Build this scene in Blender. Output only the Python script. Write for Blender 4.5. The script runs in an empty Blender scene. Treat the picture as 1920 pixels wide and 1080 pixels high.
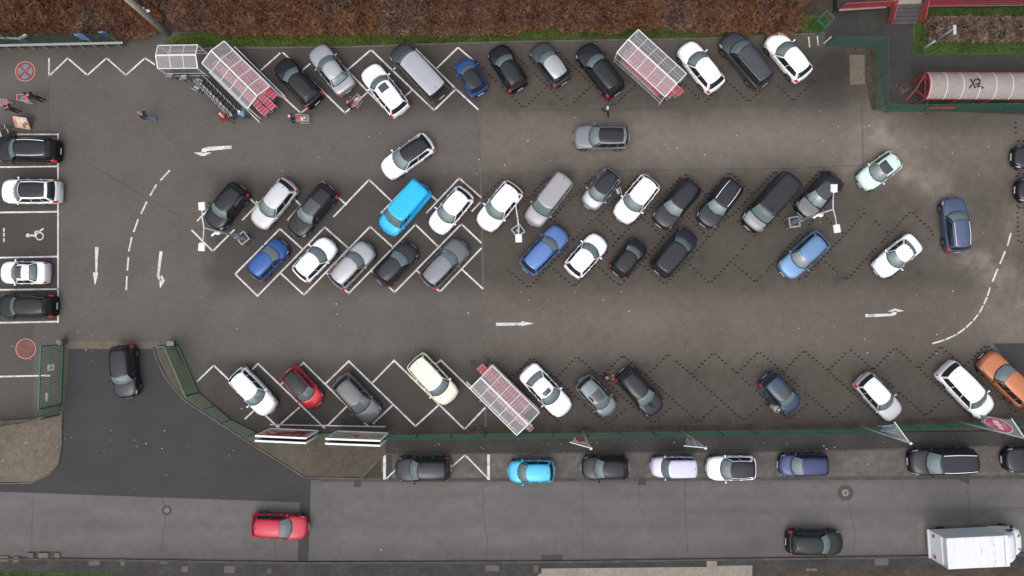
import bpy, bmesh, math, random
import numpy as np
from mathutils import Vector, Matrix
rnd = random.Random(7)
S = bpy.context.scene
COL = S.collection
R = math.radians
# ------------------------------------------------------------------ camera
H = 57.0; FPX = 1396.0; TX = R(1.765); TY = R(0.6)
cam = bpy.data.cameras.new('camera'); co = bpy.data.objects.new('camera', cam); COL.objects.link(co)
RM = Matrix.Rotation(TX, 3, 'X') @ Matrix.Rotation(TY, 3, 'Y')
co.matrix_world = Matrix.Translation((0, 0, H)) @ RM.to_4x4()
cam.sensor_width = 36; cam.lens = 36 * FPX / 1920; cam.clip_start = 0.5; cam.clip_end = 2000
S.camera = co
# ------------------------------------------------------------------ sky, sun, exposure
W = bpy.data.worlds.new('World'); S.world = W; W.use_nodes = True
nt = W.node_tree; bg = nt.nodes['Background']
sky = nt.nodes.new('ShaderNodeTexSky'); sky.sky_type = 'NISHITA'; sky.sun_disc = False
sky.sun_elevation = R(58); sky.sun_rotation = R(200); sky.air_density = 1.0; sky.dust_density = 2.5; sky.ozone_density = 1.0
hs = nt.nodes.new('ShaderNodeHueSaturation'); hs.inputs['Saturation'].default_value = 0.44
nt.links.new(sky.outputs[0], hs.inputs['Color'])
tcw = nt.nodes.new('ShaderNodeTexCoord'); sx = nt.nodes.new('ShaderNodeSeparateXYZ'); nt.links.new(tcw.outputs['Generated'], sx.inputs[0])
mrw = nt.nodes.new('ShaderNodeMapRange'); mrw.inputs['From Min'].default_value = 0.0; mrw.inputs['From Max'].default_value = .9; mrw.inputs['To Min'].default_value = .16; mrw.inputs['To Max'].default_value = 1.25; nt.links.new(sx.outputs['Z'], mrw.inputs['Value'])
vmw = nt.nodes.new('ShaderNodeVectorMath'); vmw.operation = 'SCALE'; nt.links.new(hs.outputs[0], vmw.inputs[0]); nt.links.new(mrw.outputs[0], vmw.inputs['Scale']); nt.links.new(vmw.outputs[0], bg.inputs['Color'])
bg.inputs['Strength'].default_value = 0.125
sl = bpy.data.lights.new('sun', 'SUN'); sl.energy = 0.6; sl.angle = R(110); sl.color = (1, .93, .84)
so = bpy.data.objects.new('sun', sl); COL.objects.link(so)
az = R(200); el = R(62)
so.rotation_euler = Vector((math.sin(az) * math.cos(el), math.cos(az) * math.cos(el), math.sin(el))).to_track_quat('Z', 'Y').to_euler()
S.view_settings.view_transform = 'Standard'; S.view_settings.look = 'None'; S.view_settings.gamma = 1
S.view_settings.exposure = 1.0
# ------------------------------------------------------------------ helpers
def G(px, py, z=0.0):
    "world point at height z seen at photo pixel (px,py)"
    d = RM @ Vector(((px - 960) / FPX, -(py - 540) / FPX, -1))
    t = (z - H) / d.z
    return Vector((d.x * t, d.y * t, z))
def tag(o, label=None, cat=None, group=None, kind=None):
    for k, v in (('label', label), ('category', cat), ('group', group), ('kind', kind)):
        if v: o[k] = v
    return o
def empty(name, loc=(0, 0, 0), rz=0, label=None, cat=None, group=None):
    o = bpy.data.objects.new(name, None); COL.objects.link(o)
    o.location = loc; o.rotation_euler = (0, 0, rz); o.empty_display_size = .3
    return tag(o, label, cat, group)
class MB:
    def __init__(s): s.v = []; s.f = []; s.m = []
    def add(s, vs, fs, m=0):
        b = len(s.v); s.v += [tuple(p) for p in vs]; s.f += [tuple(b + i for i in f) for f in fs]; s.m += [m] * len(fs); return s
    def box(s, x0, x1, y0, y1, z0, z1, m=0, M=None):
        vs = [Vector((x, y, z)) for z in (z0, z1) for x, y in ((x0, y0), (x1, y0), (x1, y1), (x0, y1))]
        if M: vs = [M @ v for v in vs]
        return s.add(vs, [(3, 2, 1, 0), (4, 5, 6, 7), (0, 1, 5, 4), (1, 2, 6, 5), (2, 3, 7, 6), (3, 0, 4, 7)], m)
    def bar(s, a, b, w, h=None, m=0, up=(0, 0, 1)):
        a = Vector(a); b = Vector(b); h = h or w; d = b - a
        if d.length < 1e-6: return s
        d.normalize(); u = Vector(up)
        if abs(d.dot(u)) > .97: u = Vector((1, 0, 0))
        x = d.cross(u).normalized() * w / 2; y = x.cross(d).normalized() * h / 2
        vs = [p + q for p in (a, b) for q in (-x - y, x - y, x + y, -x + y)]
        return s.add(vs, [(3, 2, 1, 0), (4, 5, 6, 7), (0, 1, 5, 4), (1, 2, 6, 5), (2, 3, 7, 6), (3, 0, 4, 7)], m)
    def tube(s, a, b, r, r2=None, n=10, m=0):
        a = Vector(a); b = Vector(b); r2 = r if r2 is None else r2; d = (b - a).normalized()
        u = Vector((0, 0, 1)) if abs(d.z) < .9 else Vector((1, 0, 0))
        x = d.cross(u).normalized(); y = d.cross(x)
        vs = []
        for p, q in ((a, r), (b, r2)):
            for i in range(n):
                t = 2 * math.pi * i / n; vs.append(p + (x * math.cos(t) + y * math.sin(t)) * q)
        fs = [(i, (i + 1) % n, n + (i + 1) % n, n + i) for i in range(n)] + [tuple(range(n))[::-1], tuple(range(n, 2 * n))]
        return s.add(vs, fs, m)
    def ball(s, c, r, n=10, k=6, m=0):
        c = Vector(c); r = Vector(r) if hasattr(r, '__len__') else Vector((r, r, r)); vs = []
        for j in range(1, k):
            p = math.pi * j / k
            for i in range(n):
                t = 2 * math.pi * i / n
                vs.append(c + Vector((r.x * math.sin(p) * math.cos(t), r.y * math.sin(p) * math.sin(t), r.z * math.cos(p))))
        vs += [c + Vector((0, 0, r.z)), c - Vector((0, 0, r.z))]
        T = len(vs) - 2; fs = []
        for j in range(k - 2):
            for i in range(n): fs.append((j * n + i, (j + 1) * n + i, (j + 1) * n + (i + 1) % n, j * n + (i + 1) % n))
        for i in range(n):
            fs.append((T, i, (i + 1) % n)); fs.append((T + 1, (k - 2) * n + (i + 1) % n, (k - 2) * n + i))
        return s.add(vs, fs, m)
    def prism(s, pts, z0, z1, m=0):
        "closed outline in xy; sheet (z0 None) or slab"
        n = len(pts)
        if z0 is None: return s.add([(p[0], p[1], z1) for p in pts], [tuple(range(n))], m)
        vs = [(p[0], p[1], z0) for p in pts] + [(p[0], p[1], z1) for p in pts]
        return s.add(vs, [tuple(range(n, 2 * n)), tuple(range(n))[::-1]] + [(i, (i + 1) % n, n + (i + 1) % n, n + i) for i in range(n)], m)
    def grid(s, fn, nu, nv, m=0, flip=False):
        vs = [fn(i / nu, j / nv) for i in range(nu + 1) for j in range(nv + 1)]
        fs = []
        for i in range(nu):
            for j in range(nv):
                a = i * (nv + 1) + j; q = (a, a + nv + 1, a + nv + 2, a + 1)
                fs.append(q[::-1] if flip else q)
        return s.add(vs, fs, m)
    def mesh(s, name, mats, smooth=False, weld=False, fix=False):
        me = bpy.data.meshes.new(name); me.from_pydata(s.v, [], s.f)
        for m in (mats if isinstance(mats, (list, tuple)) else [mats]): me.materials.append(m)
        me.polygons.foreach_set('material_index', s.m)
        if weld or fix:
            bm = bmesh.new(); bm.from_mesh(me)
            if weld: bmesh.ops.remove_doubles(bm, verts=bm.verts, dist=1e-4)
            bmesh.ops.recalc_face_normals(bm, faces=bm.faces); bm.to_mesh(me); bm.free()
        if smooth: me.polygons.foreach_set('use_smooth', [True] * len(me.polygons))
        me.update(); return me
    def build(s, name, mats, parent=None, **k):
        o = bpy.data.objects.new(name, s.mesh(name, mats, **k)); COL.objects.link(o)
        if parent: o.parent = parent
        return o
def link(name, me, parent, loc=(0, 0, 0), rot=(0, 0, 0)):
    o = bpy.data.objects.new(name, me); COL.objects.link(o); o.parent = parent; o.location = loc; o.rotation_euler = rot; return o
def copy_tree(o, parent=None):
    c = o.copy(); COL.objects.link(c)
    if parent: c.parent = parent
    for ch in o.children: copy_tree(ch, c)
    return c
def struct(o): return tag(o, kind='structure')
# ------------------------------------------------------------------ materials
def s2l(c): return tuple(((x / 255) / 12.92 if x <= 10 else ((x / 255 + .055) / 1.055) ** 2.4) for x in c)
def mat(name, col, rough=.6, metal=0, coat=0, spec=.5, **kw):
    m = bpy.data.materials.new(name); m.use_nodes = True; b = m.node_tree.nodes['Principled BSDF']
    b.inputs['Base Color'].default_value = (*col, 1); b.inputs['Roughness'].default_value = rough
    b.inputs['Metallic'].default_value = metal; b.inputs['Coat Weight'].default_value = coat
    b.inputs['Coat Roughness'].default_value = .06; b.inputs['Specular IOR Level'].default_value = spec
    for k, v in kw.items(): b.inputs[k].default_value = v
    return m
def nmat(name, stops, scale=1.0, detail=6, rough=.9, mult=None, scale2=None, bump=0, noise2=.25, aniso=None, obj=True, seedshift=0, attr=None, fine=10, finek=.12):
    "noise driven colour ramp, broad x fine variation"
    m = bpy.data.materials.new(name); m.use_nodes = True; t = m.node_tree; b = t.nodes['Principled BSDF']; N = t.nodes.new; L = t.links.new
    b.inputs['Roughness'].default_value = rough; b.inputs['Specular IOR Level'].default_value = .25
    tc = N('ShaderNodeTexCoord'); mp = N('ShaderNodeMapping'); L(tc.outputs['Object'], mp.inputs[0])
    if aniso: mp.inputs['Scale'].default_value = aniso
    mp.inputs['Location'].default_value = (seedshift, seedshift, 0)
    n1 = N('ShaderNodeTexNoise'); n1.inputs['Scale'].default_value = scale; n1.inputs['Detail'].default_value = detail; n1.inputs['Roughness'].default_value = .62
    L(mp.outputs[0], n1.inputs['Vector'])
    r = N('ShaderNodeValToRGB'); e = r.color_ramp.elements
    for i, (p, c) in enumerate(stops):
        q = e[i] if i < 2 else e.new(p)
        q.position = p; q.color = (*c, 1)
    L(n1.outputs['Fac'], r.inputs[0])
    n2 = N('ShaderNodeTexNoise'); n2.inputs['Scale'].default_value = fine; n2.inputs['Detail'].default_value = 3; L(tc.outputs['Object'], n2.inputs['Vector'])
    n3 = N('ShaderNodeTexNoise'); n3.inputs['Scale'].default_value = scale2 or scale * 7; n3.inputs['Detail'].default_value = 4; L(tc.outputs['Object'], n3.inputs['Vector'])
    def rng(n, k):
        q = N('ShaderNodeMapRange'); q.inputs['From Min'].default_value = .25; q.inputs['From Max'].default_value = .75
        q.inputs['To Min'].default_value = 1 - k; q.inputs['To Max'].default_value = 1 + k; L(n.outputs['Fac'], q.inputs['Value']); return q.outputs[0]
    mu = N('ShaderNodeMath'); mu.operation = 'MULTIPLY'; L(rng(n2, finek), mu.inputs[0]); L(rng(n3, noise2), mu.inputs[1])
    fac = mu.outputs[0]
    if attr:
        at = N('ShaderNodeAttribute'); at.attribute_name = attr
        m2 = N('ShaderNodeMath'); m2.operation = 'MULTIPLY'; L(fac, m2.inputs[0]); L(at.outputs['Fac'], m2.inputs[1]); fac = m2.outputs[0]
    vm = N('ShaderNodeVectorMath'); vm.operation = 'SCALE'; L(r.outputs[0], vm.inputs[0]); L(fac, vm.inputs['Scale'])
    L(vm.outputs[0], b.inputs['Base Color'])
    if bump:
        bp = N('ShaderNodeBump'); bp.inputs['Strength'].default_value = bump; bp.inputs['Distance'].default_value = .02; L(n2.outputs['Fac'], bp.inputs['Height']); L(bp.outputs[0], b.inputs['Normal'])
    return m
K = .062   # asphalt
M = {}
M['lot_left'] = nmat('old_asphalt', [(.3, (.086, .0765, .0665)), (.7, (.103, .0920, .0805))], .22, noise2=.07, attr='wear', scale2=2.5, finek=.14, bump=.1)
M['lot_right'] = nmat('block_paving', [(.3, (.090, .0765, .0630)), (.7, (.110, .0955, .0800))], .16, noise2=.10, attr='wear', scale2=1.6, finek=.17, fine=9, bump=.1)
M['drive'] = nmat('fresh_asphalt', [(.3, (.040, .0385, .0385)), (.7, (.050, .0485, .0480))], .3, noise2=.05, finek=.12)
M['street'] = nmat('street_asphalt', [(.3, (.098, .0910, .0850)), (.7, (.114, .1070, .1000))], .25, aniso=(.35, 1.6, 1), noise2=.07, finek=.09, attr='wear')
M['strip'] = nmat('parking_strip_paving', [(.3, (.070, .063, .057)), (.7, (.125, .114, .104))], .5, noise2=.22, scale2=2.2, finek=.15)
M['walk'] = nmat('dark_pavement', [(.3, (.030, .0285, .0250)), (.7, (.048, .0455, .0410))], .4, noise2=.12, finek=.12)
M['island'] = nmat('mossy_block_pavement', [(.3, (.064, .053, .038)), (.7, (.094, .080, .060))], .3, noise2=.15, fine=8, finek=.18)
M['pale_walk'] = nmat('pale_block_pavement', [(.3, (.108, .087, .064)), (.7, (.142, .118, .090))], .35, noise2=.12, fine=6, finek=.2)
M['slabs'] = nmat('slab_pavement', [(.3, (.030, .029, .026)), (.7, (.055, .053, .048))], .5, noise2=.2, finek=.12)
M['kerb'] = nmat('kerb_stone', [(.3, (.075, .07, .063)), (.7, (.12, .112, .10))], 1.2, noise2=.2)
M['kerb_dark'] = nmat('dirty_kerb', [(.3, (.045, .041, .036)), (.7, (.085, .078, .070))], 1.2, noise2=.2)
M['sand'] = nmat('pale_concrete_apron', [(.3, (.19, .165, .14)), (.7, (.26, .23, .195))], .6, noise2=.12, fine=5)
M['earth'] = nmat('bare_earth', [(.3, (.035, .028, .02)), (.7, (.07, .055, .04))], .6, noise2=.3)
M['grass'] = nmat('mossy_grass', [(.3, (.030, .030, .012)), (.5, (.050, .075, .014)), (.72, (.075, .062, .028))], .9, noise2=.4, scale2=5)
def leaf_mat(name, cols, scale):
    return nmat(name, [(.32 + .36 * i / (len(cols) - 1), c) for i, c in enumerate(cols)], scale, noise2=.5, scale2=3.0, rough=.8, finek=.25)
M['leaf0'] = leaf_mat('rust_leaves', [(.055, .022, .011), (.155, .062, .030), (.23, .105, .055)], .8)
M['leaf1'] = leaf_mat('mauve_twigs', [(.060, .028, .020), (.14, .074, .053), (.21, .120, .090)], .8)
M['leaf2'] = leaf_mat('orange_leaves', [(.060, .024, .010), (.18, .074, .028), (.27, .130, .055)], .8)
M['leaf3'] = leaf_mat('tan_twigs', [(.07, .048, .036), (.17, .12, .088), (.26, .19, .13)], .8)
M['lawn'] = nmat('green_lawn', [(.3, (.028, .038, .012)), (.55, (.045, .080, .015)), (.75, (.07, .07, .028))], .9, noise2=.4, scale2=5)
M['blade2'] = leaf_mat('lawn_blades', [(.03, .045, .012), (.055, .10, .018), (.09, .125, .035)], .8)
M['blade'] = leaf_mat('grass_blades', [(.04, .03, .014), (.06, .10, .012), (.11, .15, .03)], .8)
M['twig'] = mat('twig_bark', (.15, .080, .050), .9)
M['white_line'] = nmat('worn_white_paint', [(.30, (.30, .28, .25)), (.46, (.52, .495, .46)), (.6, (.60, .575, .54))], 1.1, noise2=.22, finek=.25, fine=11, scale2=4)
M['yellow_line'] = mat('worn_yellow_paint', (.55, .47, .15), .8)
M['dash'] = mat('anthracite_block', (.024, .021, .018), .95, 0, 0, .1)
M['crack'] = mat('tar_crack', (.038, .036, .034), .8)
M['tar'] = mat('tar_patch', (.045, .04, .036), .9)
M['signred'] = nmat('worn_red_paint', [(.3, (.17, .035, .03)), (.7, (.28, .075, .06))], 2, noise2=.2)
M['signblue'] = nmat('worn_blue_grey_paint', [(.3, (.11, .15, .18)), (.7, (.17, .23, .27))], 2, noise2=.2)
M['signdirt'] = mat('worn_away_paint', (.085, .088, .085), .9)
M['rim_pink'] = mat('faded_pink_paint', (.55, .33, .27), .8)
M['rubber'] = mat('rubber', (.012, .012, .013), .8)
M['rim'] = mat('alloy_rim', (.45, .46, .48), .35, .8)
M['glass'] = mat('car_glass', (.012, .017, .017), .04, 0, .0, .9)
M['shield'] = mat('windscreen_painted_sky', (.125, .165, .165), .05, 0, .3, .9)  # pale teal base colour stands in for reflected sky and visible interior
M['black_trim'] = mat('black_trim', (.008, .008, .009), .5)
M['chrome'] = mat('chrome', (.75, .76, .78), .25, .9)
M['lamp_glass'] = mat('headlight_glass', (.55, .57, .60), .15, .3, 1)
M['tail'] = mat('taillight_red', (.60, .008, .03), .2, 0, 1)
M['plate'] = mat('licence_plate', (.7, .7, .7), .5)
def paint(name, c, metal=.15, rough=.38, coat=.7):
    d = max(c) < .07
    return mat('paint_' + name, c, rough, metal, .62 if d else coat * .6, .15 if d else .35)
P = dict(black=paint('black', (.003, .0035, .004), 0), soot=paint('soot', (.006, .0065, .009), 0), charcoal=paint('charcoal', (.013, .0135, .018), .2),
    graphite=paint('graphite', (.050, .052, .060), .4), grey=paint('grey', (.125, .125, .13), .3), silver=paint('silver', (.34, .345, .36), .5),
    pearl=paint('pearl', (.50, .51, .505), .2), white=paint('white', (.80, .81, .82), 0, .45), blue=paint('blue', (.018, .075, .27), .25),
    sky=paint('sky', (.13, .24, .42), .4), cornflower=paint('cornflower', (.085, .165, .40), .4), cyan=paint('cyan', (.0, .40, .80), 0), lightblue=paint('lightblue', (.06, .42, .66), .2),
    mint=paint('mint', (.54, .68, .61), 0), red=paint('red', (.55, .008, .02), .05), crimson=paint('crimson', (.44, .003, .030), 0), cream=paint('cream', (.78, .745, .56), 0, .45),
    orange=paint('orange', (.44, .150, .062), .2), lilac=paint('lilac', (.50, .49, .60), .2), navy=paint('navy', (.035, .042, .12), .4), beige=paint('beige', (.29, .278, .285), .2),
    steel=paint('steel', (.065, .09, .155), .3), aisle=paint('aisle', (.17, .175, .19), .3), deepblue=paint('deepblue', (.035, .055, .10), .3), teal=paint('teal', (.17, .20, .20), .35), darkgreen=paint('darkgreen', (.006, .009, .008), .1))
# ------------------------------------------------------------------ ground
def pts(l, z=0): return [G(x, y, z)[:2] for x, y in l]
def sheet(name, l, z, m, z0=None):
    b = MB(); b.prism(pts(l, z), z0, z); return struct(b.build(name, m))
b = MB(); b.prism([(-260, -260), (260, -260), (260, 260), (-260, 260)], None, 0); struct(b.build('ground', M['earth']))
def gauss(x, y, cx, cy, rx, ry): return math.exp(-(((x - cx) / rx) ** 2 + ((y - cy) / ry) ** 2))
def px_of(p):
    d = RM.transposed() @ (Vector((p[0], p[1], 0)) - Vector((0, 0, H)))
    return 960 + FPX * d.x / -d.z, 540 - FPX * d.y / -d.z
def smooth(a, b, x): t = max(0, min(1, (x - a) / (b - a))); return t * t * (3 - 2 * t)
wrng = np.random.default_rng(3)
def sm(a, b, x): t = np.clip((x - a) / (b - a), 0, 1); return t * t * (3 - 2 * t)
def gs(x, y, cx, cy, rx, ry, a=0.0):
    c, q = math.cos(a), math.sin(a); dx = x - cx; dy = y - cy; return np.exp(-(((dx * c + dy * q) / rx) ** 2 + ((-dx * q + dy * c) / ry) ** 2))
def vnoise(x, y, sc, seed):
    g = np.random.default_rng(seed).random((260, 260)); u = x / sc + 20; v = y / sc + 20; i = np.floor(u).astype(int); j = np.floor(v).astype(int); f = u - i; h = v - j; f = f * f * (3 - 2 * f); h = h * h * (3 - 2 * h); i %= 258; j %= 258
    return (g[i, j] * (1 - f) + g[i + 1, j] * f) * (1 - h) + (g[i, j + 1] * (1 - f) + g[i + 1, j + 1] * f) * h
def wear_lot(x, y):
    "oil and dirt where cars stand, tyre polished lanes between, pale dust and stains with shapes of their own"
    w = np.ones_like(x); row = np.zeros_like(x)
    yj = y + 14 * (vnoise(x, y, 40, 1) - .5) + 8 * (vnoise(x, y, 14, 2) - .5)
    for c, h in ((145, 62), (438, 100), (742, 62)): row = np.maximum(row, 1 - sm(h - 24, h + 34, abs(yj - c)))
    left = x < 905
    bx_ = sm(385, 425, x + 20 * vnoise(x, y, 18, 14) + 60 * (abs(y - 438) > 200) * 0); wl_ = bx_ * (1.06 - .46 * row) + (1 - bx_) * (np.where((x < 110) & (y > 251) & (y < 604), .60, 1.02 - .22 * (1 - sm(90, 150, yj)) - np.where((x < 64) & (y > 606), .22, 0)))
    wl_ = wl_ + .07 * gs(x, y, 420, 560, 300, 60)
    dust = vnoise(x, y, 22, 5) * .7 + vnoise(x, y, 7, 6) * .5
    lane = sm(204, 212, yj) * (1 - sm(312, 326, yj)) * (1 - sm(1612, 1622, x)); wr = 1.02 - .34 * row + .10 * lane + .34 * gs(x, y, 1400, 262, 520, 36) + .16 * gs(x, y, 1180, 600, 330, 34) + dust * (1.1 * gs(x, y, 1660, 265, 36, 80, -.45) + .9 * gs(x, y, 1745, 345, 70, 26, .75) + .7 * gs(x, y, 1640, 320, 70, 30) + 1.5 * gs(x, y, 1850, 500, 70, 26, .45) + .7 * gs(x, y, 1905, 590, 70, 60) + .4 * gs(x, y, 1900, 420, 60, 60) + .35 * gs(x, y, 1790, 400, 150, 90))
    wr = wr - .36 * gs(x, y, 1565, 130, 80, 62) - .34 * gs(x, y, 1800, 235, 130, 24)
    w = np.where(left, wl_, wr)
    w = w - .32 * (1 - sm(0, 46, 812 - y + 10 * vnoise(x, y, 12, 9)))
    for k in range(330):   # oil drips, wiped patches
        cx, cy = wrng.uniform(120, 1900), wrng.choice([wrng.uniform(90, 200), wrng.uniform(345, 545), wrng.uniform(680, 800), wrng.uniform(90, 800)]); rr = wrng.choice([3, 4, 6, 9, 16]); am = wrng.uniform(-.16, .06) * (1 if rr < 12 else .5)
        m_ = (abs(x - cx) < rr * 4) & (abs(y - cy) < rr * 4)
        if m_.any(): w[m_] += am * gs(x[m_], y[m_], cx, cy, rr * wrng.uniform(.7, 2), rr * wrng.uniform(.5, 1), wrng.uniform(0, 3))
    for k in range(46):   # tyre tracks along and out of the lanes
        cx, cy = wrng.uniform(150, 1850), wrng.choice([262, 590]) + wrng.uniform(-45, 45); a = wrng.choice([0, 0, .05, -.05, .6, -.7]) + wrng.uniform(-.06, .06)
        for o_ in (-17, 17): w += wrng.uniform(-.045, .03) * gs(x, y, cx + 4 * a, cy + o_, 130 if abs(a) < .2 else 50, 3.2, a)
    w = w * (1 + .05 * (vnoise(x, y, 9, 11) - .5) + .07 * (vnoise(x, y, 60, 12) - .5))
    return np.clip(w, .33, 2.2)
def wear_sheet(name, x0, x1, y0, y1, z, m, fn, step=6):
    nx = int((x1 - x0) / step) + 1; ny = int((y1 - y0) / step) + 1
    bb = MB(); bb.grid(lambda u, v: G(x0 + (x1 - x0) * u, y1 + (y0 - y1) * v, z), nx, ny)
    o = bb.build(name, m); at = o.data.attributes.new('wear', 'FLOAT', 'POINT')
    X, Y = np.meshgrid(np.linspace(x0, x1, nx + 1), np.linspace(y1, y0, ny + 1), indexing='ij')
    at.data.foreach_set('value', fn(X.ravel(), Y.ravel())); return struct(o)
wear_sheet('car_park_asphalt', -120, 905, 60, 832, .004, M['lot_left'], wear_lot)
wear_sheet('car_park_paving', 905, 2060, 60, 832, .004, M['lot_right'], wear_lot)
def wear_street(x, y):
    w = 1.05 - .22 * (1 - sm(0, 22, y - 898 + 8 * vnoise(x, y, 18, 21))) - .20 * sm(1012, 1046, y + 8 * vnoise(x, y, 15, 22)) - .13 * gs(x, y, 1700, 958, 700, 7) - .10 * gs(x, y, 700, 985, 900, 10) - .07 * gs(x, y, 900, 930, 900, 8) + .05 * gs(x, y, 200, 990, 250, 30)
    w = w - .22 * gs(x, y, 1410, 1020, 40, 18) + .28 * ((x > 1722) & (x < 1742 + 70) & (y > 976) & (y < 1030)) * (.6 + .5 * vnoise(x, y, 6, 30)) - .08 * (gs(x, y, 95, 1000, 26, 30) + gs(x, y, 190, 985, 30, 20))
    return w * (1 + .12 * (vnoise(x, y, 10, 24) - .5) + .10 * (vnoise(x / 3, y, 16, 25) - .5) + .10 * (vnoise(x, y, 60, 26) - .5))
wear_sheet('street', -120, 2060, 898, 1052, .008, M['street'], wear_street, 6)
sheet('parking_strip', [(715, 842), (2060, 826), (2060, 893), (1560, 897), (715, 902)], .012, M['strip'])
sheet('entrance_driveway', [(118, 650), (288, 650), (292, 672), (310, 712), (345, 752), (480, 842), (560, 893), (700, 897), (725, 880), (725, 843), (735, 843), (735, 900), (583, 900), (578, 1052), (558, 1052), (562, 942), (0, 922), (-120, 920), (-120, 905), (60, 905), (95, 888), (112, 868), (117, 820)], .016, M['drive'])
sheet('exit_driveway', [(1862, 644), (2060, 642), (2060, 830), (1950, 760)], .012, M['drive'])
sheet('pavement', [(722, 822), (2060, 806), (2060, 829), (1500, 845), (722, 851)], .11, M['walk'], 0)
sheet('mossy_pavement', [(296, 655), (330, 655), (372, 735), (432, 787), (482, 812), (722, 812), (724, 846), (676, 895), (572, 893), (484, 838), (346, 748), (312, 708)], .10, M['island'], 0)
sheet('corner_pavement', [(-120, 797), (60, 785), (116, 770), (114, 838), (108, 868), (92, 888), (60, 903), (-120, 906)], .10, M['pale_walk'], 0)
sheet('entrance_strip', [(116, 640), (300, 640), (300, 654), (116, 654)], .020, M['pale_walk'])
sheet('gate_side_strip', [(113, 640), (128, 654), (126, 700), (120, 770), (110, 780)], .024, M['island'])
sheet('far_pavement', [(-120, 1046), (570, 1056), (1060, 1054), (1700, 1045), (2060, 1036), (2060, 1160), (-120, 1160)], .11, M['slabs'], 0)
sheet('apron', [(1015, 1066), (1325, 1063), (1325, 1052), (1344, 1052), (1344, 1061), (1411, 1060), (1406, 1160), (1009, 1160), (1009, 1076), (1015, 1076)], .125, M['sand'])
for i, l in enumerate(([(52, 1034), (108, 1034), (108, 1043), (52, 1042)], [(1015, 1040), (1055, 1040), (1055, 1051), (1015, 1051)])):
    sheet('asphalt_repair', l, .013, M['tar'])
sheet('asphalt_repair', [(1756, 893), (1818, 890), (1818, 909), (1793, 898), (1756, 896)], .023, M['tar'])
# kerbs
def strip(name, line, w, z0, z1, m, both=None):
    bb = MB(); q = [Vector(p).to_3d() for p in pts(line)]
    for a, c in zip(q, q[1:]): bb.bar(Vector((a.x, a.y, (z0 + z1) / 2)), Vector((c.x, c.y, (z0 + z1) / 2)), w, z1 - z0)
    return struct(bb.build(name, m))
strip('street_kerb', [(-120, 1045), (570, 1055), (1060, 1053), (1700, 1044), (2060, 1035)], .16, 0, .125, M['kerb_dark'])
strip('gutter', [(600, 900), (1100, 899), (1560, 897), (2060, 893)], .28, 0, .017, M['kerb_dark'])
strip('pavement_kerb', [(722, 851), (1500, 846), (2060, 830)], .12, 0, .125, M['kerb_dark'])
strip('island_kerb', [(288, 650), (294, 672), (312, 710), (346, 750), (484, 840), (572, 895), (676, 897), (725, 848)], .11, 0, .118, M['kerb'])
strip('corner_kerb', [(117, 770), (116, 838), (110, 869), (93, 890), (60, 905), (-120, 908)], .11, 0, .118, M['kerb'])
strip('grass_kerb', [(300, 92), (640, 89), (960, 79), (1320, 73), (1545, 63)], .14, 0, .09, M['kerb'])
strip('drain_channel', [(897, 205), (903, 400), (906, 545), (909, 680), (911, 812)], .13, 0, .009, M['kerb'])
strip('paving_seam', [(905, 207), (1240, 203), (1616, 192), (1622, 192)], .05, 0, .007, M['kerb_dark'])
strip('paving_seam', [(1616, 192), (1618, 310), (1480, 316), (1100, 320), (905, 330)], .05, 0, .007, M['kerb_dark'])
# pavement near the steps and the pale patch
sheet('footpath', [(1547, 60), (1570, 18), (1665, 12), (1730, 8), (1713, 100), (2060, 100), (2060, 220), (1660, 205), (1641, 90), (1548, 85)], .020, M['walk'])
sheet('pale_paving_patch', [(1593, 103), (1621, 103), (1622, 158), (1594, 159)], .012, M['pale_walk'])
# far-pavement slabs of a different tone
bb = MB(); tones = [M['kerb'], M['pale_walk'], M['walk'], M['strip']]
for (x, y, w, h, t) in ((166, 1050, 21, 10, 0), (52, 1037, 11, 9, 3), (72, 1037, 19, 9, 1), (102, 1037, 10, 9, 1), (0, 1043, 15, 10, 1), (25, 1044, 10, 10, 1), (66, 1050, 20, 9, 2), (180, 1060, 14, 9, 2),
        (1640, 1046, 26, 14, 0), (1512, 1066, 20, 9, 1), (1000, 1060, 9, 14, 0), (1600, 1050, 22, 10, 2), (1686, 1048, 26, 8, 2), (300, 1050, 14, 7, 3), (420, 1062, 20, 12, 3), (655, 1065, 14, 10, 2), (785, 1064, 20, 12, 2), (910, 1060, 26, 11, 3), (226, 1048, 7, 12, 3), (340, 1062, 12, 10, 3), (500, 1066, 9, 9, 3)):
    bb.prism(pts([(x, y + h), (x + w, y + h), (x + w, y), (x, y)], .116), None, .116, t)
struct(bb.build('odd_paving_slabs', tones))
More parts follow.
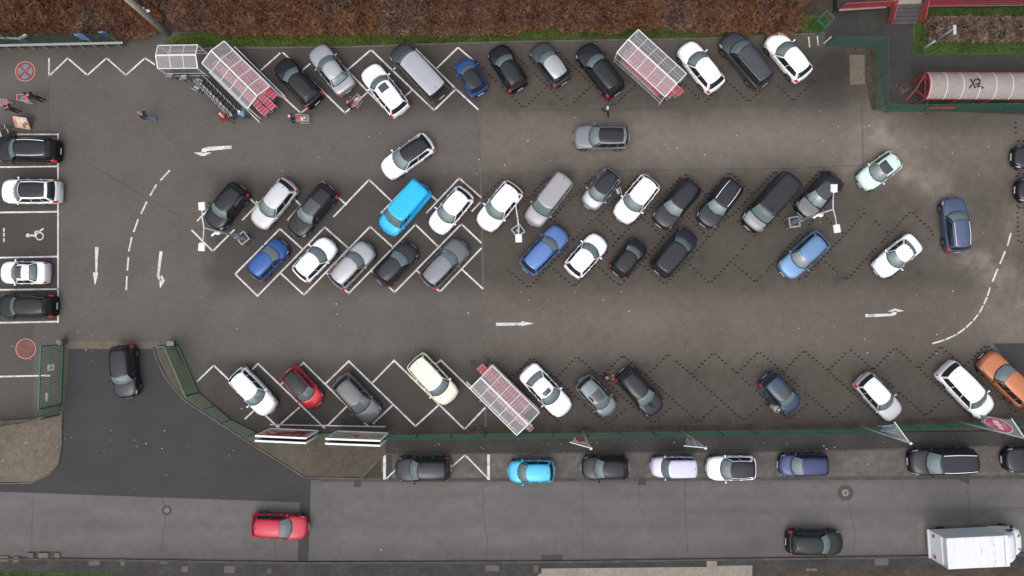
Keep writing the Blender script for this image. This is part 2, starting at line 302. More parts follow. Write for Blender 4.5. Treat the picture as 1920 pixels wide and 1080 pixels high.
# ------------------------------------------------------------------ markings
def stroke(bb, a, c, w=.12, z=.014, m=0):
    a = Vector((*G(*a)[:2], z)); c = Vector((*G(*c)[:2], z)); d = (c - a).normalized(); n = Vector((-d.y, d.x, 0)) * w / 2; e = d * w * .35
    bb.add([a - n - e, c - n + e, c + n + e, a + n - e], [(0, 1, 2, 3)], m)
def poly(bb, l, w=.12, z=.014, m=0):
    for a, c in zip(l, l[1:]): stroke(bb, a, c, w, z, m)
wl = MB(); LW = .125
for i, l in enumerate([
    [(92, 110), (92, 143), (127, 109), (164, 141), (200, 109), (236, 141), (272, 109), (290, 121)],
    [(490, 131), (525, 100)], [(531, 99), (647, 212), (690, 172)], [(567, 132), (581, 120)], [(530, 181), (564, 212), (580, 200)], [(431, 90), (530, 181)],
    [(694, 95), (652, 131)], [(697.5, 95), (814, 207), (855, 167), (896, 205)], [(612, 92), (732, 215)], [(860, 90), (887, 113)], [(858, 90), (818, 129)], [(780, 92), (852, 164)],
    [(735, 133), (743, 125)], [(760, 180), (772, 170)],
    [(370, 414), (439, 344), (482, 385)], [(360, 432), (399, 471), (439, 431)], [(455, 412), (522, 344), (565, 386)], [(540, 412), (605, 341), (649, 384)],
    [(626, 406), (692, 337), (734, 377)], [(715, 399), (776, 336), (820, 377)], [(800, 399), (861, 334), (902, 370)], [(885, 396), (900, 380)],
    [(566, 466), (525, 429), (441, 514), (483, 555)], [(652, 464), (609, 426), (483, 555)], [(735, 462), (694, 425), (570, 553), (526, 512)], [(820, 461), (779, 421), (654, 550), (611, 511)],
    [(902, 455), (865, 420), (740, 548), (697, 508)], [(902, 466), (825, 547), (781, 507)], [(866, 505), (905, 541)],
    [(370, 715), (401, 685)], [(484, 682), (609, 803)], [(484, 682), (441, 724)], [(569, 680), (690, 799)], [(569, 680), (526, 722)], [(654, 677), (779, 799), (822, 760)], [(654, 677), (611, 719)],
    [(739, 676), (871, 805), (909, 765)], [(739, 676), (697, 719)], [(826, 675), (880, 727)], [(826, 675), (812, 688)], [(736, 760), (700, 794)], [(650, 762), (615, 797)], [(561, 764), (522, 799)], [(479, 767), (460, 785)],
    [(401, 685), (525, 805)],
    [(109, 251), (109, 604)], [(33, 252), (109, 252)], [(-40, 314), (109, 312)], [(-40, 399), (109, 397)], [(-40, 484), (109, 481)], [(-40, 544), (109, 542)], [(-40, 606), (109, 603)], [(-40, 707), (95, 704)]]):
    poly(wl, l, LW, .014 + .0008 * (i % 5))
for a, c in (((318, 320), (302, 337)), ((293, 347), (282, 366)), ((275, 379), (265, 400)), ((259, 412), (251, 434)), ((247, 446), (242, 470)), ((241, 483), (239, 506)), ((238, 519), (237, 543)),
             ((1895, 438), (1889, 460)), ((1884, 472), (1875, 494)), ((1870, 505), (1861, 527))): stroke(wl, a, c, .13)
q = [(1856, 540), (1851, 556), (1844, 572), (1835, 588), (1824, 602), (1810, 615), (1794, 627), (1772, 637), (1749, 644)]
poly(wl, q, .12)
stroke(wl, (721, 855), (721, 897), .2, .019); poly(wl, [(725, 897), (747, 876)], .1, .018); poly(wl, [(845, 877), (872, 853), (914, 896)], .1, .018); stroke(wl, (916, 853), (916, 898), .2, .019)
for a, c in (((1516, 70), (1518, 88)), ((1532, 66), (1534, 85))): stroke(wl, a, c, .09)
struct(wl.build('painted_bay_lines', M['white_line']))
yl = MB()
for y, m in ((431, 0), (440, 0), (450, 1)): stroke(yl, (7.5, y - 2.5), (7.5, y + 2.5), .12, .014, m)
struct(yl.build('short_bay_dashes', [M['white_line'], M['yellow_line']]))
# anthracite block dashes of the paved half
dm = MB()
def dash_line(a, c, n=None):
    A = G(*a); C = G(*c); d = C - A; n = n or max(2, int(d.length / .34))
    for i in range(n):
        if rnd.random() < .06: continue
        p = A + d * ((i + .5) / n); w = .105 + rnd.uniform(-.02, .02); h = .066
        j = Vector((rnd.uniform(-.02, .02), rnd.uniform(-.02, .02), 0)); p += j
        dm.add([(p.x - w, p.y - h * .4, .012), (p.x - w * .5, p.y - h, .012), (p.x + w, p.y - h * .5, .012), (p.x + w * .9, p.y + h * .5, .012), (p.x + w * .3, p.y + h, .012), (p.x - w * .9, p.y + h * .6, .012)], [(0, 1, 2, 3, 4, 5)])
for i in range(7):
    x = 983 + 84.1 * i; y = 203 - 2.3 * i
    if i != 3: dash_line((x - 112, y - 108), (x, y))
    dash_line((x, y), (x + 42, y - 40))
for i in range(9):
    x = 992 + 85 * i; y = 540 - 2.1 * i
    if i < 8: dash_line((x - 42, y - 37), (x, y)); dash_line((x, y), (x + 121, y - 130))
    else: dash_line((1640, 485), (1668, 524)); dash_line((1668, 524), (1730, 460))
for i in range(9):
    x = 1037 + 84 * i; y = 412 - 1.9 * i; dash_line((x, y), (x + 41, y + 40))
for i in range(7):
    x = 1029 + 85 * i; y = 331 - 2 * i
    dash_line((x, y), (x + 42, y + 42)); dash_line((x, y), (x - 84, y + 86))
dash_line((905, 372), (944, 333)); dash_line((1752, 436), (1730, 460))
for i in range(11):
    x = 997 + 85.2 * i; y = 671 - 2.4 * i
    dash_line((x, y), (x - 42, y + 42)); dash_line((x, y), (x + 142, y + 125)); dash_line((x + 142, y + 125), (x + 178, y + 94))
dash_line((912, 672), (1055, 797))
dash_line((1903, 226), (1905, 262)); dash_line((1905, 264), (1960, 264)); dash_line((1906, 326), (1960, 326)); dash_line((1906, 326), (1907, 390)); dash_line((1907, 390), (1960, 390)); dash_line((1907, 395), (1910, 455)); dash_line((1910, 454), (1960, 454))
struct(dm.build('dark_block_bay_pattern', M['dash']))
# tar cracks
cr = MB()
def crack(l, w=.05, z=.012):
    for (a, c) in zip(l, l[1:]):
        n = 4; pr = a
        for i in range(1, n + 1):
            p = (a[0] + (c[0] - a[0]) * i / n + (rnd.uniform(-1.2, 1.2) if i < n else 0), a[1] + (c[1] - a[1]) * i / n)
            stroke(cr, pr, p, w * rnd.uniform(.6, 1.2), z); pr = p
for l in ([(63, 932), (59, 1030)], [(304, 932), (308, 948)], [(310, 967), (306, 1010), (299, 1036)], [(516, 1012), (517, 1040)], [(637, 1024), (637, 1044)], [(906, 920), (909, 985), (913, 1010), (915, 1046)],
          [(1092, 903), (1092, 960), (1095, 1046)], [(1196, 905), (1198, 950), (1210, 965)], [(1286, 903), (1284, 935), (1286, 985), (1291, 1046)], [(1590, 890), (1589, 905)], [(1590, 940), (1597, 975), (1604, 1000), (1600, 1035)], [(1812, 912), (1817, 945), (1816, 980)],
          [(1835, 955), (1920, 952)]): crack(l, .038)
for l in ([(172, 310), (265, 365), (340, 408)], [(346, 432), (255, 512), (120, 632)], [(92, 143), (91, 245)], [(130, 648), (280, 648)]): crack(l, .03)
struct(cr.build('cracks_and_joints', M['crack']))
# arrows and painted signs
def flat(name, l, m, z=.017, label=None, cat='arrow', group=None):
    bb = MB()
    for p in l: bb.prism(pts(p, z), None, z)
    o = bb.build(name, m, fix=False)
    return tag(o, label, cat, group)
flat('painted_arrow', [[(434, 273), (434, 279), (388, 283), (385, 287), (377, 287), (379, 279), (392, 275)], [(363, 286), (377, 285.5), (397, 286), (383, 292.5), (376, 292)]], M['white_line'], label='white hooked arrow painted above the curved dashed line, pointing left', cat='painted arrow')
flat('painted_arrow', [[(178, 463), (185, 463), (182, 511), (179, 511)], [(174, 511), (184, 510), (182, 522), (178, 535)]], M['white_line'], label='straight white arrow pointing down beside the disabled bays', cat='painted arrow')
flat('painted_arrow', [[(299, 471), (305, 471), (299, 515), (303, 526), (298, 525), (294, 519)], [(303, 515), (309, 526), (300, 541), (299, 527)]], M['white_line'], label='white hooked arrow pointing down right of the curved dashed line', cat='painted arrow')
flat('painted_arrow', [[(930, 605), (978, 605), (978, 610), (930, 611)], [(978, 602), (1001, 606.5), (978, 611.5)]], M['white_line'], label='straight white arrow pointing right on the lower lane', cat='painted arrow')
flat('painted_arrow', [[(1622, 589), (1671, 588), (1675, 583), (1682, 583), (1680, 590), (1672, 592.5), (1623, 595)], [(1664, 584), (1678, 578.5), (1696, 583), (1682, 585)]], M['white_line'], label='white hooked arrow pointing right near the curved solid line', cat='painted arrow')
def disc(bb, c, r0, r1, z, m=0, n=40):
    for i in range(n):
        t0 = 2 * math.pi * i / n; t1 = 2 * math.pi * (i + 1) / n
        bb.add([(c.x + math.cos(t) * r, c.y + math.sin(t) * r, z) for t, r in ((t0, r0), (t0, r1), (t1, r1), (t1, r0))], [(0, 1, 2, 3)], m)
def nostop(px, py, blue, label):
    c = G(px, py); bb = MB(); r = .78
    disc(bb, c, 0.001, r * .8, .016, 1); disc(bb, c, r * .74, r * .95, .020, 0); disc(bb, c, r * .95, r, .020, 2)
    for a in (45, 135):
        d = Vector((math.cos(R(a)), math.sin(R(a)), 0)); bb.bar(c + d * -r * .8 + Vector((0, 0, .020)), c + d * r * .8 + Vector((0, 0, .020)), .17, .004 + a * .00002)
    tag(bb.build('painted_no_stopping_sign', [M['signred'], blue, M['rim_pink']]), label, 'painted sign')
nostop(47.5, 134, M['signblue'], 'round red and blue no stopping sign painted near the trolley shelters')
nostop(48.5, 654, M['signdirt'], 'worn red ring with a cross painted beside the green gate')
bb = MB(); Z = .016; c = G(52.5, 440); disc(bb, c, .11, .11 + .001, Z); bb = MB()
disc(bb, G(52.5, 441.5), .001, .15, Z, n=20); poly(bb, [(56, 441.5), (66, 441.5)], .15, Z)
poly(bb, [(66, 441), (68, 434), (74, 434), (81, 429)], .12, Z + .001); disc(bb, G(74.5, 443), .24, .32, Z + .002); poly(bb, [(66, 443), (66, 434), (70, 434)], .10, Z + .004)
tag(bb.build('painted_wheelchair_symbol', M['white_line']), 'white wheelchair symbol painted in the empty bay', 'painted sign')
# manholes and drains
def manhole(px, py, r, label):
    c = G(px, py); e = empty('manhole_cover', (c.x, c.y, .01), 0, label, 'manhole cover')
    bb = MB(); z = Vector((0, 0, 0)); disc(bb, z, .001, r, .006, 0); bb.build('frame', mat('iron', (.055, .045, .038), .7), e)
    bb = MB(); disc(bb, z, .001, r * .42, .012, 0); disc(bb, z, r * .08, r * .2, .014, 1); bb.build('lid', [mat('rusty_lid', (.24, .17, .145), .8), M['tar']], e)
    bb = MB(); disc(bb, z, r * .75, r * .8, .012, 0); disc(bb, z, r * .55, r * .6, .012, 0); bb.build('ring', M['crack'], e)
manhole(313, 957, .41, 'small round manhole cover in the street at left'); manhole(1585, 924, .61, 'large round manhole cover in the street at right')
def drain(px, py, label, w=.5):
    c = G(px, py); e = empty('drain_grate', (c.x, c.y, .02), 0, label, 'drain grate'); bb = MB()
    for i in range(6): bb.box(-w / 2, w / 2, -w / 2 + i * w / 6, -w / 2 + i * w / 6 + w / 11, 0, .012)
    bb.build('bars', M['crack'], e); bb = MB(); bb.box(-w / 2 - .03, w / 2 + .03, -w / 2 - .03, w / 2 + .03, -.012, .002); bb.build('frame', M['black_trim'], e)
drain(670.5, 906, 'drain grate at the end of the mossy pavement'); drain(1204, 902, 'drain grate between the black and lilac cars'); drain(109, 868, 'small drain grate in the corner kerb', .3)
drain(888, 681, 'square brown drain cover by the lower trolley shelter', .42); 
# litter and fallen leaves
bb = MB()
for i in range(420):
    px = rnd.uniform(0, 1920); py = rnd.choice([rnd.uniform(100, 1040), rnd.uniform(200, 330), rnd.gauss(835, 12), rnd.gauss(600, 40)])
    p = G(px, py, .03 if not 820 < py < 850 else .13); r = rnd.choice([.03, .04, .05, .05, .07]) * rnd.uniform(.6, 1.3); a = rnd.uniform(0, 3)
    if 820 < py < 850 or 640 < py < 1040 and px < 730 or py > 1045: p.z = .14
    bb.add([(p.x + r * math.cos(a + t), p.y + r * .6 * math.sin(a + t), p.z) for t in (0, 1.5, 3, 4.6)], [(0, 1, 2, 3)], rnd.choice([0, 0, 1, 2]))
tag(bb.build('scattered_leaves', [mat('pale_leaf', (.42, .40, .35), .9), mat('tan_leaf', (.26, .19, .09), .9), mat('dark_leaf', (.05, .035, .025), .9)]), 'pale specks of leaves and litter scattered over the asphalt', 'litter', kind='stuff')
# ================================================================== cars
def pl(keys, s):
    for (a, x), (c, y) in zip(keys, keys[1:]):
        if s <= c: return x + (y - x) * (s - a) / (c - a) if c > a else y
    return keys[-1][1]
TYPES = {  # width, height, cowl, windscreen top, roof end, rear glass base, deck keys, roof half width, belt half width
 'hatch': dict(W=1.80, H=1.47, c=.245, w=.425, r=.885, b=.962, t=.725, dk=((0, .50), (.010, .66), (.035, .76), (.13, .855), (.26, .94), (.6, .97), (.93, 1.0), (.972, .95), (.99, .80), (1, .62))),
 'small': dict(W=1.66, H=1.49, c=.20, w=.385, r=.90, b=.968, t=.77, dk=((0, .54), (.015, .66), (.06, .78), (.14, .87), (.22, .95), (.6, .98), (.93, 1.0), (.972, .95), (.99, .80), (1, .62))),
 'wagon': dict(W=1.83, H=1.49, c=.26, w=.42, r=.925, b=.972, t=.725, dk=((0, .50), (.010, .66), (.035, .76), (.13, .855), (.27, .93), (.6, .97), (.94, 1.0), (.978, .95), (.99, .80), (1, .62))),
 'suv': dict(W=1.86, H=1.66, c=.25, w=.405, r=.905, b=.968, t=.74, dk=((0, .60), (.010, .80), (.035, .93), (.13, 1.02), (.26, 1.08), (.6, 1.1), (.93, 1.12), (.972, 1.05), (.99, .85), (1, .66))),
 'sedan': dict(W=1.81, H=1.45, c=.27, w=.43, r=.735, b=.855, t=.705, dk=((0, .50), (.010, .66), (.035, .75), (.13, .84), (.28, .93), (.6, .96), (.85, 1.03), (.95, 1.05), (.985, .98), (1, .66))),
 'mpv': dict(W=1.87, H=1.80, c=.20, w=.35, r=.945, b=.98, t=.775, dk=((0, .6), (.012, .74), (.05, .88), (.13, 1.0), (.22, 1.08), (.6, 1.1), (.95, 1.1), (.985, 1.0), (.995, .85), (1, .66))),
 'van': dict(W=1.92, H=1.98, c=.165, w=.285, r=.962, b=.988, t=.84, dk=((0, .62), (.010, .78), (.04, .92), (.10, 1.04), (.17, 1.12), (.6, 1.12), (.95, 1.1), (.988, 1.0), (.996, .9), (1, .7))),
 'cargo': dict(W=1.70, H=1.84, c=.21, w=.34, r=.965, b=.988, t=.84, dk=((0, .6), (.012, .74), (.05, .88), (.13, .98), (.22, 1.06), (.6, 1.08), (.95, 1.08), (.988, 1.0), (.996, .9), (1, .7))),
 'smart': dict(W=1.60, H=1.52, c=.20, w=.38, r=.88, b=.955, t=.80, dk=((0, .5), (.02, .66), (.08, .80), (.15, .88), (.22, .96), (.6, .99), (.90, 1.0), (.96, .93), (.985, .78), (1, .62))),
}
SEC = ((0, 0), (.35, -.004), (.62, -.018), (.82, -.045), (.92, -.085), (.97, -.14), (.995, -.24))
def wheel_meshes():
    t = MB(); n = 20
    for i in range(n):
        a0 = 2 * math.pi * i / n; a1 = 2 * math.pi * (i + 1) / n
        prof = ((.21, .09), (.30, .10), (.32, .07), (.32, -.07), (.30, -.10), (.21, -.09))
        for (r0, y0), (r1, y1) in zip(prof, prof[1:]):
            t.add([(r * math.cos(a), y, r * math.sin(a)) for a, r, y in ((a0, r0, y0), (a1, r0, y0), (a1, r1, y1), (a0, r1, y1))], [(0, 1, 2, 3)])
    r = MB(); r.tube((0, -.07, 0), (0, .075, 0), .21, n=16); 
    s = MB()
    for i in range(5):
        a = 2 * math.pi * i / 5
        s.bar((0, .082, 0), (.2 * math.cos(a), .088, .2 * math.sin(a)), .05, .02, up=(0, 1, 0))
    return t.mesh('tyre', M['rubber'], smooth=True, weld=True), r.mesh('rim', M['black_trim']), s.mesh('spokes', M['rim'])
TYRE, RIM, SPOKES = wheel_meshes()
def car(kind, col, fr, rr, label, name='parked_car', cat='car', roof=None, rails=None, sun=None, two=None, wheels=True, group=None, W=None, dark=False, Hh=None, panel=False, rear_dark=False, hl=True, plate=True, wl=1.0, bonnet=None):
    T = dict(TYPES[kind]);
    if W: T['W'] = W
    if Hh: T['H'] = Hh
    F = G(fr[0], fr[1], .55); Q = G(rr[0], rr[1], .55); d = F - Q; L = d.length; c = (F + Q) / 2
    ang = math.degrees(math.atan2(d.y, d.x)); dev = (ang % 90) - 45
    if 4 < abs(dev) < 24: ang -= math.copysign(min(4, abs(dev) - 2), dev); L *= 1.015
    root = empty(name, (c.x, c.y, .014), R(ang), label, cat, group)
    hw = T['W'] / 2; Ht = T['H']; dk = T['dk']; pm = P[col]
    nose = .95; tailc = .55
    bf, br = (.20, .09) if kind not in ('van', 'cargo', 'mpv') else (.15, .05)
    if kind == 'smart': bf, br = .12, .1
    def half(s):
        x = s * L; y = (1 - s) * L; k = 1.0
        if x < nose: k -= .20 * (1 - x / nose) ** 2.3
        if y < tailc: k -= .13 * (1 - y / tailc) ** 2.2
        return hw * k
    def bow(s, yn): return bf * max(0, 1 - s / .16) * abs(yn) ** 2.6 - br * max(0, 1 - (1 - s) / .12) * abs(yn) ** 3
    def deck(s): return pl(dk, s)
    def section(s):
        z = deck(s); zs = z - .24
        pr = [(f, z + o * (1 if z > .7 else .6)) for f, o in SEC]
        zz = max(.42, min(zs - .05, .55)); pr += [(1.0, zz + .05), (.992, .40), (.965, .25), (.90, .15), (0, .15)]
        return pr
    def body(s, a):  # a in [-1,1] index through section
        pr = section(s); n = len(pr) - 1; t = abs(a) * n; i = min(n - 1, int(t)); f = t - i
        y = pr[i][0] * (1 - f) + pr[i + 1][0] * f; z = pr[i][1] * (1 - f) + pr[i + 1][1] * f; yn = y
        sg = 1 if a >= 0 else -1
        return Vector((L / 2 - s * L - bow(s, yn), sg * y * half(s), z))
    st = sorted(set([0, .006, .012, .03, .05, .08, .11, .15, .2, .26, .33, .4, .5, .6, .7, .78, .85, .89, .92, .945, .962, .975, .985, .992, 1]))
    NA = 11; mb = MB()
    av = [-1 + i / NA for i in range(0, 2 * NA + 1)]
    vs = [body(s, a) for s in st for a in av]; nn = len(av); fs = []; ms = []
    for i in range(len(st) - 1):
        for j in range(nn - 1):
            q = (i * nn + j, i * nn + j + 1, (i + 1) * nn + j + 1, (i + 1) * nn + j); fs.append(q)
            ms.append(1 if (abs(av[j]) + abs(av[j + 1])) / 2 > (8.0 / NA if kind == 'suv' else 9 / NA) else 0)
    b0 = len(mb.v); mb.v += vs; mb.f += fs; mb.m += ms
    mb.f += [tuple(range(nn)), tuple((len(st) - 1) * nn + j for j in range(nn))[::-1]]; mb.m += [0, 0]
    # greenhouse surfaces
    yr = hw * T['t'] * .985; yb = hw * .925; cb = .34 if kind not in ('van', 'cargo') else .2; rb = .12 if kind != 'sedan' else .14
    def bx(u, front): return L / 2 - (T['c'] * L + cb * abs(u) ** 2.4) if front else L / 2 - (T['b'] * L - rb * abs(u) ** 3)
    def S_roof(u, v):
        xf = L / 2 - (T['w'] * L + .20 * abs(u) ** 2.4); xr = L / 2 - (T['r'] * L - .10 * abs(u) ** 2.6)
        x = xf + (xr - xf) * v; k = 1 - .075 * (2 * v - .75) ** 2 * (1 if kind not in ('van', 'cargo') else .25)
        z = Ht - .075 * abs(u) ** 3.2 - .07 * (abs(v - .38) / .62) ** 2.2 - .03 * u * u
        if kind == 'mpv' or kind in ('van', 'cargo'): z = Ht - .06 * abs(u) ** 4 - .05 * (abs(v - .4) / .6) ** 3
        return Vector((x, yr * u * k, z))
    def deckz(x): return deck((L / 2 - x) / L) - .03
    def B_f(u): x = bx(u, 1); return Vector((x, yb * u * .985, deckz(x) - .06 * abs(u) ** 3))
    def B_r(u): x = bx(u, 0); return Vector((x, yb * u * .95, deckz(x) - .03 - .04 * abs(u) ** 3))
    def B_s(sg, v):
        a, e = B_f(sg), B_r(sg); p = a.lerp(e, v); k = math.sin(math.pi * min(1, v * 1.02)) * .03
        p.y += sg * k; p.z = max(p.z, deckz(p.x) - .10) if 0 < v < 1 else p.z; return p
    def S_front(u, t): p = B_f(u).lerp(S_roof(u, 0), t); k = math.sin(math.pi * t) * .035; p.x += k; p.z += k; return p
    def S_rear(u, t): p = B_r(u).lerp(S_roof(u, 1), t); k = math.sin(math.pi * t) * .03; p.x -= k; p.z += k; return p
    def S_side(sg, v, t): p = B_s(sg, v).lerp(S_roof(sg, v), t); p.y += sg * math.sin(math.pi * t) * .025; return p
    NU, NT, NV = 12, 5, 14
    mb.grid(lambda a, c2: S_front(2 * a - 1, c2), NU, NT); mb.grid(lambda a, c2: S_rear(2 * a - 1, c2), NU, NT)
    for sg in (-1, 1): mb.grid(lambda a, c2: S_side(sg, a, c2), NV, NT)
    mb.grid(lambda a, c2: S_roof(2 * a - 1, c2), NU, NV)
    mb.build('body', [pm, M['black_trim']], root, smooth=True, weld=True)
    ctr = Vector((0, 0, .7))
    def patch(name, fn, u0, u1, v0, v1, m, off=.008, nu=8, nv=4, parent=root, extra=None, shape=None):
        pb = MB(); 
        def one(fn, u0, u1, v0, v1, off, mi):
            def P3(u, v):
                U = u0 + (u1 - u0) * u; V = v0 + (v1 - v0) * v
                if shape: U, V = shape(U, V, u, v)
                p = fn(U, V); e = 1e-3; du = fn(U + e, V) - fn(U - e, V); dv = fn(U, V + e) - fn(U, V - e)
                n = du.cross(dv)
                if n.length < 1e-12: n = Vector((0, 0, 1))
                n.normalize()
                if n.dot(p - ctr) < 0: n = -n
                return p + n * off
            pb.grid(P3, nu, nv, mi)
        if extra: one(fn, *extra, off * .45, 1)
        one(fn, u0, u1, v0, v1, off, 0)
        return pb.build(name, [m, M['black_trim']], parent, smooth=True, fix=True)
    if roof:
        patch('roof_panel', lambda u, v: S_roof(u, v), -.97, .97, .0, 1.0 if not rear_dark else .98, P[roof] if isinstance(roof, str) else roof, .006, 10, 12)
    if two: patch('roof_panel', S_roof, -.93, .93, .52, .97, P[two], .009, 10, 6)
    if bonnet: patch('bonnet', lambda s, a: body(s, a), .022, T['c'] + .02, -3.5 / 11, 3.5 / 11, P[bonnet], .006, 10, 8)
    if sun == 'small': patch('sunroof', S_roof, -.55, .55, .07, .33, M['glass'], .010, 6, 4)
    if sun == 'pano': patch('sunroof', S_roof, -.84, .84, .03, .66, M['glass'], .010, 10, 8)
    if sun == 'front': patch('sunroof', S_roof, -.80, .80, .02, .48, M['glass'], .010, 10, 8)
    if sun == 'dark': patch('sunroof', S_roof, -.86, .86, .02, .9, P['soot'], .010, 10, 8)
    patch('windscreen', S_front, -.92, .92, .13, .985, M['shield'], .010, 12, 5, extra=(-.99, .99, -.06, 1.0))
    patch('rear_window', S_rear, -.84, .84, .22, .93, M['glass'] if kind != 'sedan' else M['shield'], .010, 10, 4, extra=(-.96, .96, .04, 1.0) if kind not in ('van', 'cargo') else None)
    spl = {'sedan': ((.03, .47), (.49, .93)), 'hatch': ((.03, .45), (.47, .92)), 'small': ((.03, .50), (.52, .92)), 'smart': ((.05, .62),), 'suv': ((.03, .38), (.40, .72), (.74, .94)), 'wagon': ((.03, .37), (.39, .70), (.72, .95)),
           'mpv': ((.03, .34), (.36, .66), (.68, .96)), 'van': ((.03, .26), (.29, .60), (.63, .97)), 'cargo': ((.03, .30), (.33, .62), (.65, .95))}[kind]
    if panel: spl = spl[:1]
    for sg in (-1, 1):
        f = lambda v, t, sg=sg: S_side(sg, v, t)
        for i, (a, c2) in enumerate(spl):
            last = i == len(spl) - 1; first = i == 0
            def shp(U, V, u, v, first=first, last=last, a=a, c2=c2):
                if first and not (kind in ('van', 'cargo')): U = a + (c2 - a) * (u + (1 - u) * .10 * v)
                if last and len(spl) > 1: V = .06 + (V - .06) * (1 - .22 * u ** 3) + .1 * u ** 3
                return U, V
            patch('side_window', f, a, c2, .06, .94, M['glass'], .008, 6, 3, shape=shp)
        # lamps
        if hl: patch('headlight', lambda s, a, sg=sg: body(s, a * sg), .022, .105, 4.1 / 11, 5.7 / 11, M['lamp_glass'], .012, 4, 3, shape=lambda U, V, u, v: (U + .03 * v - .012 * (1 - v) , V + .06 * (.5 - u) * 1.0))
        if kind in ('sedan',): patch('taillight', lambda s, a, sg=sg: body(s, a * sg), .968, .9965, 3.6 / 11, 6.3 / 11, M['tail'], .010, 4, 4)
        elif kind in ('van', 'cargo', 'mpv'): patch('taillight', lambda s, a, sg=sg: body(s, a * sg), .985, .9992, 4.3 / 11, 6.8 / 11, M['tail'], .014, 3, 4)
        else: patch('taillight', lambda s, a, sg=sg: body(s, a * sg), .928, .990, 3.5 / 11, 6.4 / 11, M['tail'], .018, 4, 3)
        # mirror
        x = L / 2 - (T['c'] + .055) * L - cb * .6; zb = deckz(x) + .09
        mm = MB(); mm.ball((x, sg * (hw + .085), zb), (.075, .085, .065), 8, 6); mm.bar((x, sg * (hw - .10), zb - .03), (x, sg * (hw + .05), zb - .02), .06, .04)
        mm.build('mirror', M['black_trim'] if dark else pm, root, smooth=True)
        if rails:
            rb_ = MB(); pr = [S_roof(sg * .86, v) for v in (.06, .2, .4, .6, .8, .95)]; pr = [p + Vector((0, 0, .055)) for p in pr]
            for a, c2 in zip(pr, pr[1:]): rb_.bar(a, c2, .045, .035)
            for p in (pr[0], pr[2], pr[-1]): rb_.bar(p, p - Vector((0, 0, .055)), .04, .04)
            rb_.build('roof_rail', M['chrome'] if rails == 'silver' else M['black_trim'], root)
        # wheels and arches
        for s in (.185, .80):
            x = L / 2 - s * L; yb2 = half(s)
            ar = MB(); n = 14; r = .37; yy = sg * (yb2 + .004)
            arc = [(x + r * math.cos(math.pi * (-.12 + 1.24 * i / n)), max(.2, .32 + r * math.sin(math.pi * (-.12 + 1.24 * i / n)))) for i in range(n + 1)]
            ar.add([(p, sg * (yb2 - .02), z) for p, z in arc] + [(p, yy, z) for p, z in arc], [tuple(range(n + 1)), tuple(range(n + 1, 2 * n + 2))[::-1]] + [(i, i + 1, n + 2 + i, n + 1 + i) for i in range(n)] + [(n, 0, n + 1, 2 * n + 1)])
            ar.build('wheel_arch', M['black_trim'], root)
            w = empty('wheel', (0, 0, 0)); del_ = w; bpy.data.objects.remove(w)
            w = bpy.data.objects.new('wheel', TYRE); COL.objects.link(w); w.parent = root; w.location = (x, sg * (yb2 - .075), .318); w.rotation_euler = (0, 0, 0 if sg > 0 else math.pi)
            link('rim', RIM, w); link('spokes', SPOKES, w)
    # details
    g = MB(); z = (deck(.012) + .2) / 2; g.box(L / 2 - .03, L / 2 + .012, -hw * .42, hw * .42, z - .08, z + .10); g.build('grille', M['black_trim'], root)
    if plate:
        for xx in (1, -1):
            g = MB(); zz = .38 if xx > 0 else (.52 if kind in ('sedan',) else .46)
            g.box(xx * L / 2 + (.012 if xx > 0 else -.028), xx * L / 2 + (.028 if xx > 0 else -.012), -.26, .26, zz - .05, zz + .06); g.build('licence_plate', M['plate'], root)
    # door seams and handles
    se = MB()
    for sg in (-1, 1):
        for s in ({'smart': (.3, .62)}.get(kind, (.30, .52, .73))):
            prev = None
            for k in range(5):
                a = (5 + k * .95) / 11 * sg; p = body(s - (.0 if s < .7 else .012 * k * .5), a); p.y += sg * .002
                if prev: se.bar(prev, p, .014, .006, up=(0, 1, 0))
                prev = p
            se.build('door_seam', M['black_trim'], root); se = MB()
    for sg in (-1, 1):
        for s in (() if kind == 'smart' else (.475, .69)):
            p = body(s, sg * 6 / 11); hb = MB(); hb.box(p.x - .08, p.x + .08, p.y - .005 if sg > 0 else p.y - .03, p.y + .03 if sg > 0 else p.y + .005, p.z - .02, p.z + .015)
            hb.build('door_handle', M['black_trim'] if dark else pm, root)
    # wipers and aerial
    wp = MB()
    for u in (-.55, .15):
        a = S_front(u, .02) + Vector((.0, 0, .03)); c2 = S_front(u + .48, .16) + Vector((.01, 0, .03)); wp.bar(a, c2, .025, .02)
    wp.build('wiper', M['black_trim'], root)
    ae = MB(); p = S_roof(0, .93); ae.ball(p + Vector((0, 0, .02)), (.07, .022, .04), 6, 4); ae.build('aerial', M['black_trim'] if col not in ('cyan',) else pm, root)
    # shut lines of bonnet
    sl_ = MB()
    for sg in (-1, 1):
        prev = None
        for s in (.035, .06, .10, .15, .20, T['c'] + .01):
            p = body(s, sg * (3.15 + .25 * s / .2) / 11); p.z += .002
            if prev: sl_.bar(prev, p, .012, .006)
            prev = p
    prev = None
    for k in range(-6, 7):
        p = body(.034, k / 6 * 3.15 / 11); p.z += .002
        if prev: sl_.bar(prev, p, .012, .006)
        prev = p
    sl_.build('bonnet_seam', M['black_trim'], root)
    return root
TR = 'cars parked along the top hedge'; U1 = 'cars in the upper half of the middle island'; U2 = 'cars in the lower half of the middle island'
BR = 'cars parked along the lower fence'; SR = 'cars parked along the street'; LC = 'cars in the left bays'
